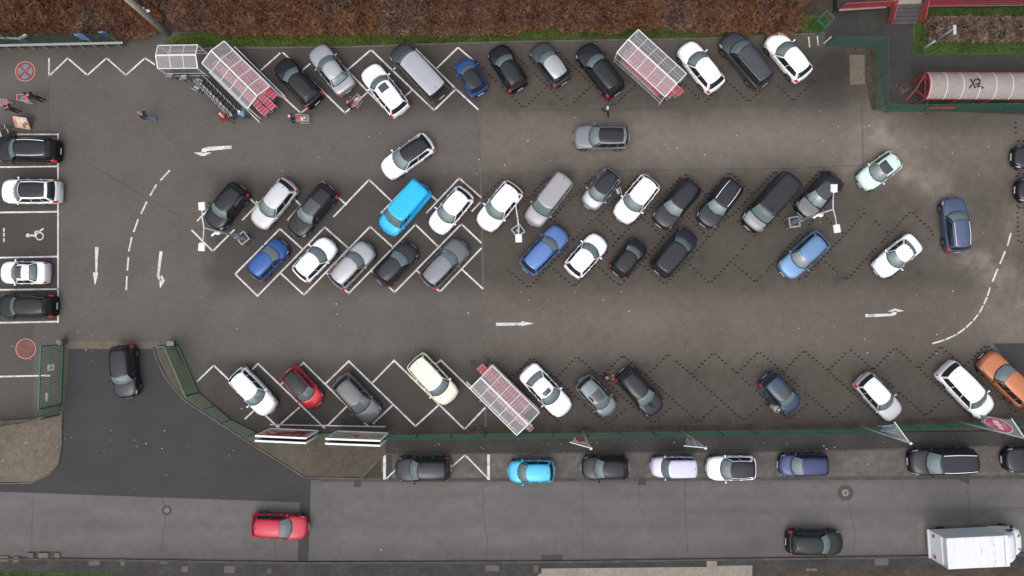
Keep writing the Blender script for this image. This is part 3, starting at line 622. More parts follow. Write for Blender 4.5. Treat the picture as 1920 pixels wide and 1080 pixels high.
CARS = [
 ('hatch', 'black', (526, 115), (592, 194), 'black hatchback beside the right rail of the left trolley shelter', dict(group=TR)),
 ('sedan', 'silver', (594, 88), (650, 173), 'silver grey saloon being loaded from a full trolley at its boot', dict(group=TR, W=1.8, dark=False)),
 ('wagon', 'white', (692, 125), (751, 213), 'white estate with roof rails and a small dark sunroof', dict(group=TR, rails='silver', sun='small')),
 ('van', 'graphite', (746, 88), (824, 184), 'large grey van with a pale ribbed roof below the hedge', dict(group=TR, name='parked_van', cat='van', roof='silver')),
 ('smart', 'blue', (868, 114), (899, 177), 'tiny blue and black two seat car', dict(group=TR, roof='soot')),
 ('hatch', 'black', (931, 88), (972, 168), 'black hatchback right of the tiny blue car', dict(group=TR)),
 ('hatch', 'graphite', (1008, 84), (1055, 157), 'grey hatchback with a silver roof in the top row', dict(group=TR, roof='silver')),
 ('suv', 'black', (1094, 87), (1154, 177), 'black off roader left of the right trolley shelter', dict(group=TR, W=1.84)),
 ('hatch', 'white', (1284, 83), (1342, 168), 'white hatchback right beside the upper right trolley shelter', dict(group=TR)),
 ('mpv', 'graphite', (1363, 66), (1431, 160), 'dark grey people carrier with black roof rails in the top row', dict(group=TR, rails='black')),
 ('hatch', 'white', (1447, 66), (1506, 147), 'white hatchback at the right end of the top row', dict(group=TR)),
 # middle upper
 ('suv', 'black', (400, 426), (452, 350), 'black car parked under the arm of the left lamp post', dict(group=U1)),
 ('hatch', 'pearl', (484, 425), (544, 341), 'off white car second from the left in the upper island row', dict(group=U1)),
 ('wagon', 'soot', (553, 440), (618, 351), 'black estate with silver trim left of an empty bay', dict(group=U1, sun='front', rails='black')),
 ('van', 'cyan', (726, 436), (793, 347), 'bright blue panel van', dict(group=None, name='parked_van', cat='van', panel=True, W=1.9)),
 ('hatch', 'white', (817, 434), (874, 357), 'white hatchback right beside the bright blue van', dict(group=U1)),
 ('suv', 'white', (908, 429), (965, 347), 'white car under the middle lamp post head', dict(group=U1)),
 ('cargo', 'beige', (998, 421), (1058, 331), 'silver box shaped van with a pale roof', dict(group=U1, name='parked_van', cat='van', rear_dark=True)),
 ('small', 'silver', (1103, 389), (1149, 322), 'small silver car with a dark roof in the island', dict(group=U1, roof='charcoal', W=1.65)),
 ('suv', 'white', (1164, 414), (1220, 335), 'white car with black window surround right of the small silver car', dict(group=U1)),
 ('wagon', 'charcoal', (1238, 424), (1298, 341), 'charcoal estate with red lights between a white car and a silver railed car', dict(group=U1)),
 ('wagon', 'charcoal', (1321, 423), (1376, 339), 'charcoal estate with bright silver roof rails', dict(group=U1, rails='silver')),
 ('van', 'charcoal', (1406, 429), (1479, 333), 'long dark roofed passenger van with a grey bonnet and pale rear roof edge', dict(group=U1, bonnet='aisle',  name='parked_van', cat='van')),
 ('hatch', 'charcoal', (1503, 403), (1565, 330), 'grey car with dark glass roof under the right lamp post', dict(group=U1, bonnet='grey',  sun='pano')),
 # middle lower
 ('small', 'blue', (530, 454), (477, 520), 'royal blue hatchback in the lower island row', dict(group=U2, dark=False, W=1.7)),
 ('hatch', 'white', (621, 452), (563, 521), 'white hatchback between the royal blue and the silver car', dict(group=U2)),
 ('suv', 'silver', (692, 459), (631, 535), 'silver off roader with dark roof edge in the lower island row', dict(group=U2, W=1.8)),
 ('hatch', 'charcoal', (772, 459), (714, 530), 'charcoal hatchback below the bright blue van', dict(group=U2)),
 ('wagon', 'grey', (867, 454), (802, 534), 'grey estate at the right end of the white painted bays', dict(group=U2, roof='aisle')),
 ('suv', 'cornflower', (1053, 429), (988, 509), 'cornflower blue car left of a white hatchback', dict(group=U2, W=1.78)),
 ('hatch', 'white', (1126, 444), (1072, 514), 'white hatchback between cornflower blue and small black cars', dict(group=U2)),
 ('small', 'soot', (1200, 452), (1157, 514), 'small black car with bright red tail lights', dict(group=U2)),
 ('mpv', 'charcoal', (1293, 434), (1235, 512), 'dark people carrier with red lamps in the lower island row', dict(group=U2, Hh=1.7)),
 ('hatch', 'sky', (1468, 514), (1543, 444), 'light blue car parked alone below the right lamp post', dict()),
 ('sedan', 'white', (1642, 508), (1717, 454), 'white saloon alone at the right end of the island', dict(W=1.72)),
 ('hatch', 'mint', (1612, 344), (1682, 298), 'mint green car driving left of the dark blue car', dict(name='driving_car', sun='front', W=1.7)),
 ('wagon', 'steel', (1785, 370), (1795, 473), 'dark blue car with pale blue roof driving up the right lane', dict(name='driving_car', rails='silver')),
 ('hatch', 'charcoal', (1898, 294), (2000, 297), 'dark car cut by the right edge, upper of two', dict()),
 ('hatch', 'soot', (1905, 356), (2005, 360), 'black car cut by the right edge, lower of two', dict()),
 ('hatch', 'white', (719, 322), (809, 267), 'white car with a black roof crossing the upper lane', dict(name='driving_car', roof='soot')),
 ('wagon', 'aisle', (1075, 258), (1180, 258), 'silver car with dark roof driving on the upper lane', dict(name='driving_car', sun='dark')),
 ('suv', 'black', (-6, 281), (113, 283), 'black car with silver rails at the top of the left bays', dict(group=LC, rails='silver', W=1.9)),
 ('suv', 'white', (6, 360), (115, 360), 'white car with dark glass roof in the left bays', dict(group=LC, sun='dark', W=1.84)),
 ('sedan', 'white', (2, 511), (92, 512), 'white saloon with a black sunroof in the left bays', dict(group=LC, sun='front', W=1.72)),
 ('suv', 'black', (0, 574), (106, 574), 'black car with a silver rear window in the left bays', dict(group=LC, W=1.78)),
 ('suv', 'charcoal', (241, 746), (231, 646), 'black car leaving through the gate driveway', dict(name='driving_car', W=1.82)),
 # bottom row
 ('suv', 'white', (511, 771), (442, 697), 'white car at the left end of the lower row', dict(group=BR, W=1.74, Hh=1.55)),
 ('small', 'red', (597, 758), (540, 695), 'red car with a black roof', dict(group=BR, roof='soot')),
 ('hatch', 'grey', (703, 787), (638, 708), 'grey car with black rear right of the red car', dict(group=BR, W=1.84)),
 ('mpv', 'cream', (846, 751), (780, 671), 'cream taxi without passengers in the lower row', dict(group=None, rails='silver', Hh=1.6, cat='taxi', name='parked_taxi')),
 ('sedan', 'white', (1060, 775), (988, 690), 'white saloon with a small sunroof right of the lower trolley shelter', dict(group=BR, sun='small')),
 ('small', 'teal', (1146, 775), (1091, 710), 'small silver green car with a dark glass roof', dict(group=BR, sun='front')),
 ('hatch', 'charcoal', (1234, 773), (1166, 695), 'charcoal car right of the small silver green car', dict(group=BR)),
 ('small', 'deepblue', (1491, 768), (1434, 706), 'small dark blue car with a person at its door', dict(group=BR, sun='front', W=1.72)),
 ('wagon', 'pearl', (1681, 782), (1613, 707), 'silver white estate standing alone in the lower row', dict(group=BR, roof='white', W=1.74)),
 ('mpv', 'white', (1849, 776), (1770, 687), 'white people carrier left of the orange car', dict(group=BR, Hh=1.68)),
 ('suv', 'orange', (1842, 668), (1926, 752), 'copper orange car at the right edge', dict(dark=True)),
 # street
 ('wagon', 'charcoal', (741, 880), (845, 878), 'dark grey car in the white marked street bay', dict(group=SR)),
 ('small', 'lightblue', (952, 884), (1040, 882), 'turquoise blue car parked on the street', dict(group=SR)),
 ('hatch', 'soot', (1090, 877), (1179, 876), 'black car with bright headlights parked on the street', dict(group=SR, W=1.78)),
 ('cargo', 'lilac', (1219, 875), (1304, 874), 'small lilac box shaped car parked on the street', dict(group=SR, Hh=1.7, W=1.55)),
 ('hatch', 'white', (1324, 878), (1417, 876), 'white car with a dark roof parked on the street', dict(group=SR, roof='charcoal')),
 ('small', 'navy', (1459, 872), (1553, 870), 'dark violet blue car parked on the street', dict(group=SR)),
 ('mpv', 'charcoal', (1703, 866), (1825, 863), 'dark people carrier with long silver roof rails on the street', dict(group=SR, rails='silver', W=1.95)),
 ('suv', 'charcoal', (1880, 862), (1990, 858), 'dark car at the right end of the parked street row', dict(group=SR)),
 ('hatch', 'crimson', (578, 989), (471, 983), 'crimson car driving right on the street', dict(name='driving_car')),
 ('hatch', 'darkgreen', (1580, 1017), (1474, 1016), 'black green car by the far kerb behind the box truck', dict()),
]
for k, c_, fr, rr, lb, o in CARS: car(k, c_, fr, rr, lb, **o)
# ------------------------------------------------------------------ box truck
a = G(1740, 1018, .5); b_ = G(1917, 1013, .9)
tr = empty('box_truck', (a.x, a.y, .013), math.atan2(b_.y - a.y, b_.x - a.x), 'white box truck parked by the far kerb at lower right', 'truck')
WT = mat('truck_white', (.74, .76, .77), .5); WT2 = mat('truck_alu', (.60, .63, .64), .45); RW = M['tail']
TL = 4.36; tw = 1.06; z1 = 3.0
mb = MB(); mb.box(.05, TL, -tw, tw, .72, z1 - .03); mb.build('box', WT2, tr)
roofm = nmat('dirty_truck_roof', [(.33, (.22, .22, .21)), (.40, (.62, .63, .62)), (.8, (.68, .69, .69))], 1.3, aniso=(2.4, .45, 1), noise2=.03, finek=.03)
mb = MB(); mb.box(.0, TL + .02, -tw - .02, tw + .02, z1 - .03, z1); mb.build('roof', roofm, tr)
mb = MB(); mb.box(0, .05, -tw + .05, tw - .05, .9, 2.25); mb.box(-.015, .06, -tw, tw, 2.28, 2.34); mb.build('tail_lift', WT, tr)
mb = MB(); mb.box(-.02, .05, -tw, -tw + .05, .75, z1); mb.box(-.02, .05, tw - .05, tw, .75, z1); mb.box(-.1, .05, -tw, tw, .6, .72); mb.build('rear_frame', WT2, tr)
for i in range(1, 9): mb = MB(); mb.box(TL * i / 9 - .015, TL * i / 9 + .015, -tw, tw, z1, z1 + .012); mb.build('roof_rib', roofm, tr)
mb = MB(); mb.box(TL - .28, TL - .25, -tw, tw, z1 + .001, z1 + .006); mb.build('roof_seam', M['crack'], tr)
for sg in (-1, 1):
    mb = MB(); mb.box(0, TL, sg * (tw + .02) - .02, sg * (tw + .02) + .02, z1 - .10, z1 - .035); mb.build('roof_edge_trim', WT, tr)
for sg in (-1, 1):
    for i in range(3):
        mb = MB(); mb.bar((-.02, sg * (.62 + .08 * i), 1.15), (-.02, sg * (.72 + .08 * i), 1.5), .05, .012, up=(1, 0, 0)); mb.build('warning_stripe', RW, tr)
mb = MB(); mb.box(.3, TL + 1.6, -.5, .5, .45, .7); mb.build('chassis', M['black_trim'], tr)
def lerp(a, b, t): return a + (b - a) * t
def fair(u, v):  # roof fairing and cab shell from box to nose
    prof = ((TL + .02, 2.86), (TL + .35, 2.72), (TL + .75, 2.45), (TL + 1.0, 2.2), (TL + 1.45, 1.52), (TL + 1.8, 1.36), (TL + 2.15, 1.12), (TL + 2.32, .80), (TL + 2.34, .4))
    t = v * (len(prof) - 1); i = min(len(prof) - 2, int(t)); f = t - i; x = lerp(prof[i][0], prof[i + 1][0], f); z = lerp(prof[i][1], prof[i + 1][1], f)
    y = 2 * u - 1; wd = lerp(.98, .80, max(0, (v - .55) / .45) ** 2); xx = x - .30 * abs(y) ** 3 * max(0, (x - TL - .4) / 1.9); zz = z
    k = abs(y)
    if k > .8: q = (k - .8) / .2; zz = z - q * q * .12; 
    return Vector((xx, y * wd, zz))
mb = MB(); mb.grid(fair, 16, 24, flip=True)
for sg in (0, 1):
    mb.grid(lambda a, c2, sg=sg: (lambda p: Vector((p.x, p.y * (1.0 + .03 * c2), lerp(p.z, .42, c2))))(fair(sg, a)), 24, 6, flip=(sg == 0))
mb.build('cab', WT, tr, smooth=True, weld=True)
mb = MB(); mb.grid(lambda a, c2: fair(.08 + .84 * a, .405 + .10 * c2) + Vector((.012, 0, .012)), 10, 6, flip=True); mb.build('windscreen', M['glass'], tr, smooth=True)
for sg in (-1, 1):
    mb = MB(); mb.add([(TL + .75, sg * 1.02, 1.9), (TL + .8, sg * 1.02, 1.4), (TL + 1.4, sg * 1.02, 1.4), (TL + 1.15, sg * 1.015, 1.85)], [(0, 1, 2, 3)]); mb.build('side_window', M['glass'], tr)
    mb = MB(); mb.ball((TL + 1.25, sg * 1.22, 1.5), (.09, .12, .17), 8, 6); mb.bar((TL + 1.25, sg * .95, 1.45), (TL + 1.25, sg * 1.15, 1.45), .06); mb.build('mirror', M['black_trim'], tr, smooth=True)
    mb = MB(); mb.bar((TL + 1.72, sg * .42, 1.425), (TL + 1.95, sg * .55, 1.30), .07, .02); mb.build('bonnet_vent', M['black_trim'], tr)
    mb = MB(); mb.ball((TL + 2.12, sg * .68, .82), (.12, .14, .12), 8, 6); mb.build('headlight', M['lamp_glass'], tr, smooth=True)
    for x in (1.1, TL + 1.35):
        w = bpy.data.objects.new('wheel', TYRE); COL.objects.link(w); w.parent = tr; w.location = (x, sg * .93, .33); w.rotation_euler = (0, 0, 0 if sg > 0 else math.pi); link('rim', RIM, w)
# ================================================================== fences and gates
GREEN = mat('green_wire', (.022, .098, .060), .6); GREEN2 = mat('green_frame', (.022, .13, .070), .5)
WHITE = mat('white_frame', (.62, .62, .61), .5); GALV = mat('galvanised', (.36, .37, .37), .45, .3); REDM = mat('red_metal', (.32, .038, .045), .6)
def mesh_fence(line, h, label, pitch=.075, w=.026, post_every=2.5, z0=0.05, cat='fence', name='mesh_fence', m=None, wide=None):
    q = [G(x, y) for x, y in line]; e = empty(name, q[0], 0, label, cat); o = q[0]; q = [p - o for p in q]
    m = m or GREEN
    for a, c in zip(q, q[1:]):
        d = c - a; L = d.length; d.normalize(); pb = MB(); n = int(L / pitch)
        for i in range(n + 1):
            p = a + d * (L * i / max(1, n)); pb.bar(p + Vector((0, 0, z0)), p + Vector((0, 0, h)), .010, w, up=d)
        zz = z0 + .05
        while zz < h: pb.bar(a + Vector((0, 0, zz)), c + Vector((0, 0, zz)), .016, .012); zz += .2
        pb.build('fence_panel', m, e)
        k = max(1, round(L / post_every))
        for i in range(k + (1 if c is q[-1] else 0)):
            p = a + d * (L * i / k); pb = MB(); pb.box(p.x - .03, p.x + .03, p.y - .03, p.y + .03, 0, h + .05); pb.build('post', GREEN2, e)
    return e
mesh_fence([(722, 815), (1100, 812), (1590, 804), (1700, 797), (2060, 782)], 2.3, 'long green mesh fence between the car park and the street pavement')
mesh_fence([(372, 736), (400, 762), (432, 787), (480, 812), (722, 815)], 2.0, 'green mesh fence curving along the mossy pavement behind the billboards', .11, .02)
mesh_fence([(1549, 88), (1640, 89), (1641, 150), (1642, 206), (1660, 211), (2060, 205)], 2.1, 'green mesh fence around the corner beside the bicycle shelter', .09, .018)
mesh_fence([(-80, 802), (10, 797), (62, 788), (113, 776)], 1.9, 'short green mesh fence below the left gate')
mesh_fence([(-80, 92), (110, 90), (235, 86)], 2.7, 'shade darkened green fence behind the grey handrail at top left', .09, .022, m=mat('shaded_green_wire', (.012, .04, .028), .6))  # shade on this fence is put into a darker wire green
def gate(a, c, h, label, bars, thick=.05, box=0):
    A = G(*a); C = G(*c); e = empty('gate', A, 0, label, 'gate'); d = C - A; L = d.length; d.normalize(); n = Vector((-d.y, d.x, 0))
    fr = MB(); up = Vector((0, 0, 1)); O = Vector((0, 0, 0)); E = d * L
    for zz in (.1, h): fr.bar(O + up * zz, E + up * zz, .09, .09)
    for p in (O, E): fr.bar(p, p + up * h, .09, .09)
    fr.bar(O + up * h * .55, E + up * h * .55, .04, .04)
    fr.build('frame', GREEN2, e); pb = MB(); k = int(L / bars)
    for i in range(1, k): p = d * (L * i / k); pb.bar(p + up * .1, p + up * h, .03, .03)
    pb.build('bars', GREEN, e)
    return e, d, n, L
ge, gd, gn, gL = gate((119, 646), (115, 758), 2.7, 'tall green barred gate with a small red and white sign at left', .13)
for t, z, w, hh in ((.36, 1.55, .46, .75),):
    p = gd * gL * t + Vector((.09, 0, z)); 
    bb = MB(); bb.box(p.x - .02, p.x, p.y - w / 2, p.y + w / 2, z - hh / 2, z + hh / 2); sg_ = bb.build('sign', mat('sign_white', (.75, .74, .73), .5), ge)
    bb = MB(); c = Vector((p.x + .006, p.y, z))
    for i in range(16):
        t0 = 2 * math.pi * i / 16; t1 = 2 * math.pi * (i + 1) / 16
        bb.add([(c.x, c.y + r * .7 * math.cos(t_), c.z + r * 1.1 * math.sin(t_)) for t_, r in ((t0, .06), (t0, .13), (t1, .13), (t1, .06))], [(0, 1, 2, 3)])
    bb.build('red_ring', M['signred'], sg_)
bb = MB(); bb.box(.02, .05, gd.y * gL * .82 - .35, gd.y * gL * .82 + .25, 1.85, 2.05); bb.build('nameplate', mat('plate_white', (.7, .7, .7), .5), ge)
mesh_fence([(114, 760), (113, 778)], 2.4, 'narrow green fence panel below the tall gate', .13, .03)
e2, d2, n2, L2 = gate((334, 648), (372, 737), 2.2, 'open green mesh gate leaf right of the driveway', .09)
bb = MB()
for zz in (.1, 2.2): bb.bar((0, 0, zz), (-.75, .05, zz), .07)
bb.bar((-.75, .05, .1), (-.75, .05, 2.2), .08); bb.build('side_frame', GREEN2, e2)
def gatepost(px, py, w, d, h, label, ball=False):
    c = G(px, py); e = empty('gate_pillar', c, 0, label, 'pillar'); b = MB(); b.box(-w / 2, w / 2, -d / 2, d / 2, 0, h); b.build('shaft', M['pale_walk'], e)
    b = MB()
    if ball: b.ball((0, 0, h + .05), (w * .6, d * .6, .12), 10, 6)
    else: b.box(-w / 2 - .04, w / 2 + .04, -d / 2 - .04, d / 2 + .04, h, h + .06)
    b.build('cap', M['sand'], e, smooth=ball)
gatepost(122, 641, .4, .4, .7, 'round topped stone post at the left side of the driveway', True)
gatepost(325, 645, .45, .4, .5, 'low square stone post beside the open gate leaf')
# green cage
A = G(1532, 52); cg = empty('mesh_cage', A, R(48), 'small open green mesh cage at the hedge corner', 'cage'); bb = MB(); f2 = MB()
for zz in (.1, 1.7):
    f2.bar((-.5, -.4, zz), (.5, -.4, zz), .05); f2.bar((.5, -.4, zz), (.5, .4, zz), .05); f2.bar((.5, .4, zz), (-.5, .4, zz), .05); f2.bar((-.5, .4, zz), (-.5, -.4, zz), .05)
for x in (-.5, .5):
    for y in (-.4, .4): f2.bar((x, y, 0), (x, y, 1.75), .05)
f2.build('frame', GREEN2, cg)
for i in range(11):
    for y in (-.4, .4): bb.bar((-.5 + i * .1, y, .1), (-.5 + i * .1, y, 1.7), .015)
for i in range(9):
    for x in (-.5, .5): bb.bar((x, -.4 + i * .1, .1), (x, -.4 + i * .1, 1.7), .015)
bb.build('mesh_panels', GREEN, cg)
c = G(1545, 81); b = MB(); b.tube((0, 0, 0), (0, 0, 1.25), .05); o = b.build('white_post', WHITE); o.location = c; tag(o, 'thin white post at the start of the fence near the top hedge', 'post')
# handrail top left
hr = empty('handrail', G(0, 94), 0, 'long grey handrail on posts at the top left edge of the car park', 'handrail'); o = G(0, 94)
a = G(-80, 96) - o; c = G(243, 89) - o; a.z = c.z = 1.0; b = MB(); b.bar(a, c, .16, .08); b.build('rail', mat('grey_rail', (.30, .31, .29), .6), hr)
for i in range(14):
    p = a.lerp(c, (i + .4) / 14); b = MB(); b.box(p.x - .03, p.x + .03, p.y - .03, p.y + .03, 0, .98); b.bar((p.x, p.y, .9), (p.x, p.y + .2, .9), .04); b.build('post', GALV, hr)
def board_sign(tl, bl, w, zt, zb, label):
    A = G(tl[0], tl[1], zt); B = G(bl[0], bl[1], zb); x = (A.x + B.x) / 2; y = (A.y + B.y) / 2
    e = empty('blue_sign', (x, y, 0), 0, label, 'sign'); b = MB(); b.box(0, w, -.02, .02, zb, zt); b.build('sign_board', mat('sign_blue', (.07, .16, .36), .4), e)
    b = MB(); b.box(w / 2 - .03, w / 2 + .03, .02, .07, 0, zt); b.build('post', GALV, e)
    b = MB(); b.box(.05, .2, -.026, -.02, zt - .18, zt - .05); b.build('white_mark', WHITE, e)
board_sign((138, 63.6), (153, 74.7), .68, 2.7, 1.6, 'larger blue board behind the grey handrail'); board_sign((185, 59), (195, 69), .5, 2.7, 1.8, 'smaller blue board behind the grey handrail')
o = G(62, 82); br = empty('barrier', o, 0, 'white barrier arm with a red tip at the top left corner', 'barrier')
p0 = G(36, 72.5, 1.1) - o; p1 = G(0, 71, 1.1) - o; p2 = G(49, 66, 1.6) - o
b = MB(); b.bar(p0, p1, .12); b.build('arm', WHITE, br); b = MB(); b.bar(p0, p2, .16); b.build('counterweight', WHITE, br); b = MB(); b.bar((0, 0, 0), p0 + Vector((.1, 0, 0)), .05); b.build('stay', WHITE, br)
b = MB(); b.box(p0.x - .12, p0.x + .12, p0.y - .12, p0.y + .12, 0, 1.05); b.build('housing', GALV, br); b = MB(); b.bar(p1, p1 - (p0 - p1).normalized() * .5, .14); b.build('tip', REDM, br)
# ------------------------------------------------------------------ lamp posts
HEADM = mat('lamp_head', (.66, .68, .66), .4); POLEM = mat('lamp_pole', (.48, .49, .49), .45, .2)
def double_lamp(top, h1, h2, label, flood, rot, h=7.9, board=False):
    T = G(top[0], top[1], h); e = empty('lamp_post', (T.x, T.y, 0), 0, label, 'lamp post')
    b = MB(); b.tube((0, 0, 0), (0, 0, 2.2), .13, .11); b.tube((0, 0, 2.2), (0, 0, h), .09, .05); b.build('pole', POLEM, e, smooth=True)
    for hp in (h1, h2):
        P_ = G(hp[0], hp[1], h + .05) - Vector((T.x, T.y, 0)); d = Vector((P_.x, P_.y, 0)).normalized()
        b = MB(); mid = Vector((P_.x * .45, P_.y * .45, h + .02)) + Vector((-d.y, d.x, 0)) * .04; b.bar((0, 0, h - .05), mid, .07); b.bar(mid, P_ - d * .2, .055); b.build('arm', POLEM, e)
        hd = MB(); Mx = Matrix.Translation(P_) @ Matrix.Rotation(math.atan2(d.y, d.x), 4, 'Z'); hd.box(-.26, .26, -.215, .215, -.05, .05, M=Mx); hd.box(-.30, -.2, -.1, .1, -.04, .04, M=Mx)
        hd.box(-.2, .2, -.17, .17, .05, .08, M=Mx); hd.build('lamp_head', HEADM, e)
    if flood:
        b = MB(); b.ball((0, -.1, flood), (.22, .16, .15), 10, 6); b.bar((-.05, 0, flood), (-.45, -.3, flood - .1), .12); b.build('camera_housing', HEADM, e, smooth=False)
    Mx = Matrix.Rotation(rot, 4, 'Z'); g = MB(); s_ = .36
    cs = [Mx @ Vector((x * s_, y * s_, 0)) for x, y in ((-1, -1), (1, -1), (1, 1), (-1, 1))]
    for i in range(4):
        for zz in (.95,): g.bar(cs[i] + Vector((0, 0, zz)), cs[(i + 1) % 4] + Vector((0, 0, zz)), .075)
        g.bar(cs[i], cs[i] + Vector((0, 0, .95)), .07)
    g.build('guard_frame', GALV, e)
    b = MB(); b.box(-.26, .26, -.26, .26, 0, .3, M=Mx); b.build('foundation', M['kerb'], e)
    if board: b = MB(); b.box(-.16, .16, -.14, .14, 1.2, 2.4, M=Mx); b.build('switch_box', mat('grey_blue_box', (.17, .20, .26), .5), e)
    return e
double_lamp((382, 427), (378.7, 386.5), (378.5, 463.5), 'lamp post with two heads at the left end of the island', 5.6, R(38), board=True)
double_lamp((971, 411), (966.5, 371), (972.5, 447), 'lamp post with two heads in the middle of the island', 0, R(35))
double_lamp((1562.5, 392.5), (1563.5, 353), (1569, 429), 'lamp post with two heads at the right end of the island', 5.8, R(10), board=True)
B = G(1725, 95); ls = empty('lamp_post', B, 0, 'single grey street lamp standing in the clipped hedge at top right', 'lamp post')
b = MB(); b.tube((0, 0, 0), (0, 0, 2.2), .08, .075); b.tube((0, 0, 2.2), (0, 0, 4.5), .065, .05); b.build('pole', GALV, ls, smooth=True); b = MB(); b.box(-.1, .1, -.45, .22, 4.5, 4.6); b.build('lamp_head', mat('old_lamp_head', (.4, .42, .42), .5), ls)
B = G(315, 64); pp = empty('concrete_mast', B, 0, 'tall beige mast with small white floodlights rising from the hedge at top left', 'mast')
b = MB(); b.tube((0, 0, 0), (.45, .05, 12), .24, .20, n=14); b.build('pole', nmat('mast_concrete', [(.3, (.33, .295, .25)), (.7, (.42, .38, .33))], 1.5), pp, smooth=True)
b = MB(); b.bar((0, 0, 3.9), (.35, .3, 3.9), .06); b.ball((.38, .22, 3.95), (.2, .13, .12), 8, 6); b.ball((.1, .42, 3.95), (.07, .07, .08), 8, 6); b.ball((-.2, .5, 3.9), (.06, .06, .06), 8, 6); b.build('floodlight', WHITE, pp)
# ------------------------------------------------------------------ trolley shelters
RM_ = mat('clear_roof_sheet', (.42, .395, .395), .3, Alpha=.36); RM2 = mat('clear_side_sheet', (.25, .25, .25), .3, Alpha=.2)
def mk_cart(red, wire=None, h=1.0):
    e = empty('shopping_trolley'); wire = wire or mat('trolley_wire', (.50, .50, .52), .4, .4)
    b = MB(); L0, L1, w0, w1 = -.42, .42, .27, .20
    def rim(z, k): return [Vector((L0 * k, -w0 * k, z)), Vector((L1 * k, -w1 * k, z)), Vector((L1 * k, w1 * k, z)), Vector((L0 * k, w0 * k, z))]
    up, lo = rim(.95, 1), rim(.55, .82)
    for r_ in (up, lo):
        for i in range(4): b.bar(r_[i], r_[(i + 1) % 4], .022)
    for i in range(4):
        n = 5 if i % 2 else 8
        for k in range(n + 1): b.bar(lo[i].lerp(lo[(i + 1) % 4], k / n), up[i].lerp(up[(i + 1) % 4], k / n), .010)
    for k in range(1, 6): b.bar(lo[0].lerp(lo[3], k / 6), lo[1].lerp(lo[2], k / 6), .010)
    for k in range(1, 9): b.bar(lo[0].lerp(lo[1], k / 9), lo[3].lerp(lo[2], k / 9), .010)
    b.build('basket', wire, e)
    b = MB(); b.tube((-.50, -.28, h), (-.50, .28, h), .028, n=8); b.build('handle', red, e)
    b = MB()
    for y in (-.27, .27): b.bar((-.50, y, h), (-.40, y * .95, .9), .03)
    for y in (-.25, .25): b.bar((-.42, y, .9), (-.38, y, .12), .03); b.bar((-.38, y, .12), (.36, y * .7, .14), .03); b.bar((-.38, y * .9, .12), (.0, y * .8, .5), .025)
    b.build('chassis', wire, e)
    b = MB(); b.bar((-.36, -.20, .90), (-.36, .20, .90), .12, .02, up=(1, 0, .3)); b.bar((-.27, -.21, .90), (-.27, .21, .90), .15, .015, up=(0, 0, 1)); b.bar((.38, -.2, .93), (.38, .2, .93), .05, .04); b.build('child_seat', red, e)
    for x, y in ((-.36, .24), (-.36, -.24), (.33, .17), (.33, -.17)):
        b = MB(); b.tube((x, y - .015, .06), (x, y + .015, .06), .06, n=8); b.build('castor', M['rubber'], e)
    return e
REDP = mat('red_plastic', (.60, .03, .07), .5); CART0 = mk_cart(REDP); DARK0 = mk_cart(mat('grey_handle', (.34, .33, .32), .5), mat('dark_wire', (.045, .045, .05), .5))
used = {}
def place_cart(proto, x, y, rz, label, group=None, s=1):
    o = proto if proto.name not in used else copy_tree(proto); used[proto.name] = 1; used[o.name] = 1
    o.location = (x, y, .014); o.rotation_euler = (0, 0, rz); o.scale = (s, s, s); tag(o, label, 'shopping trolley')
    if group: o['group'] = group
    elif 'group' in o: del o['group']
    return o
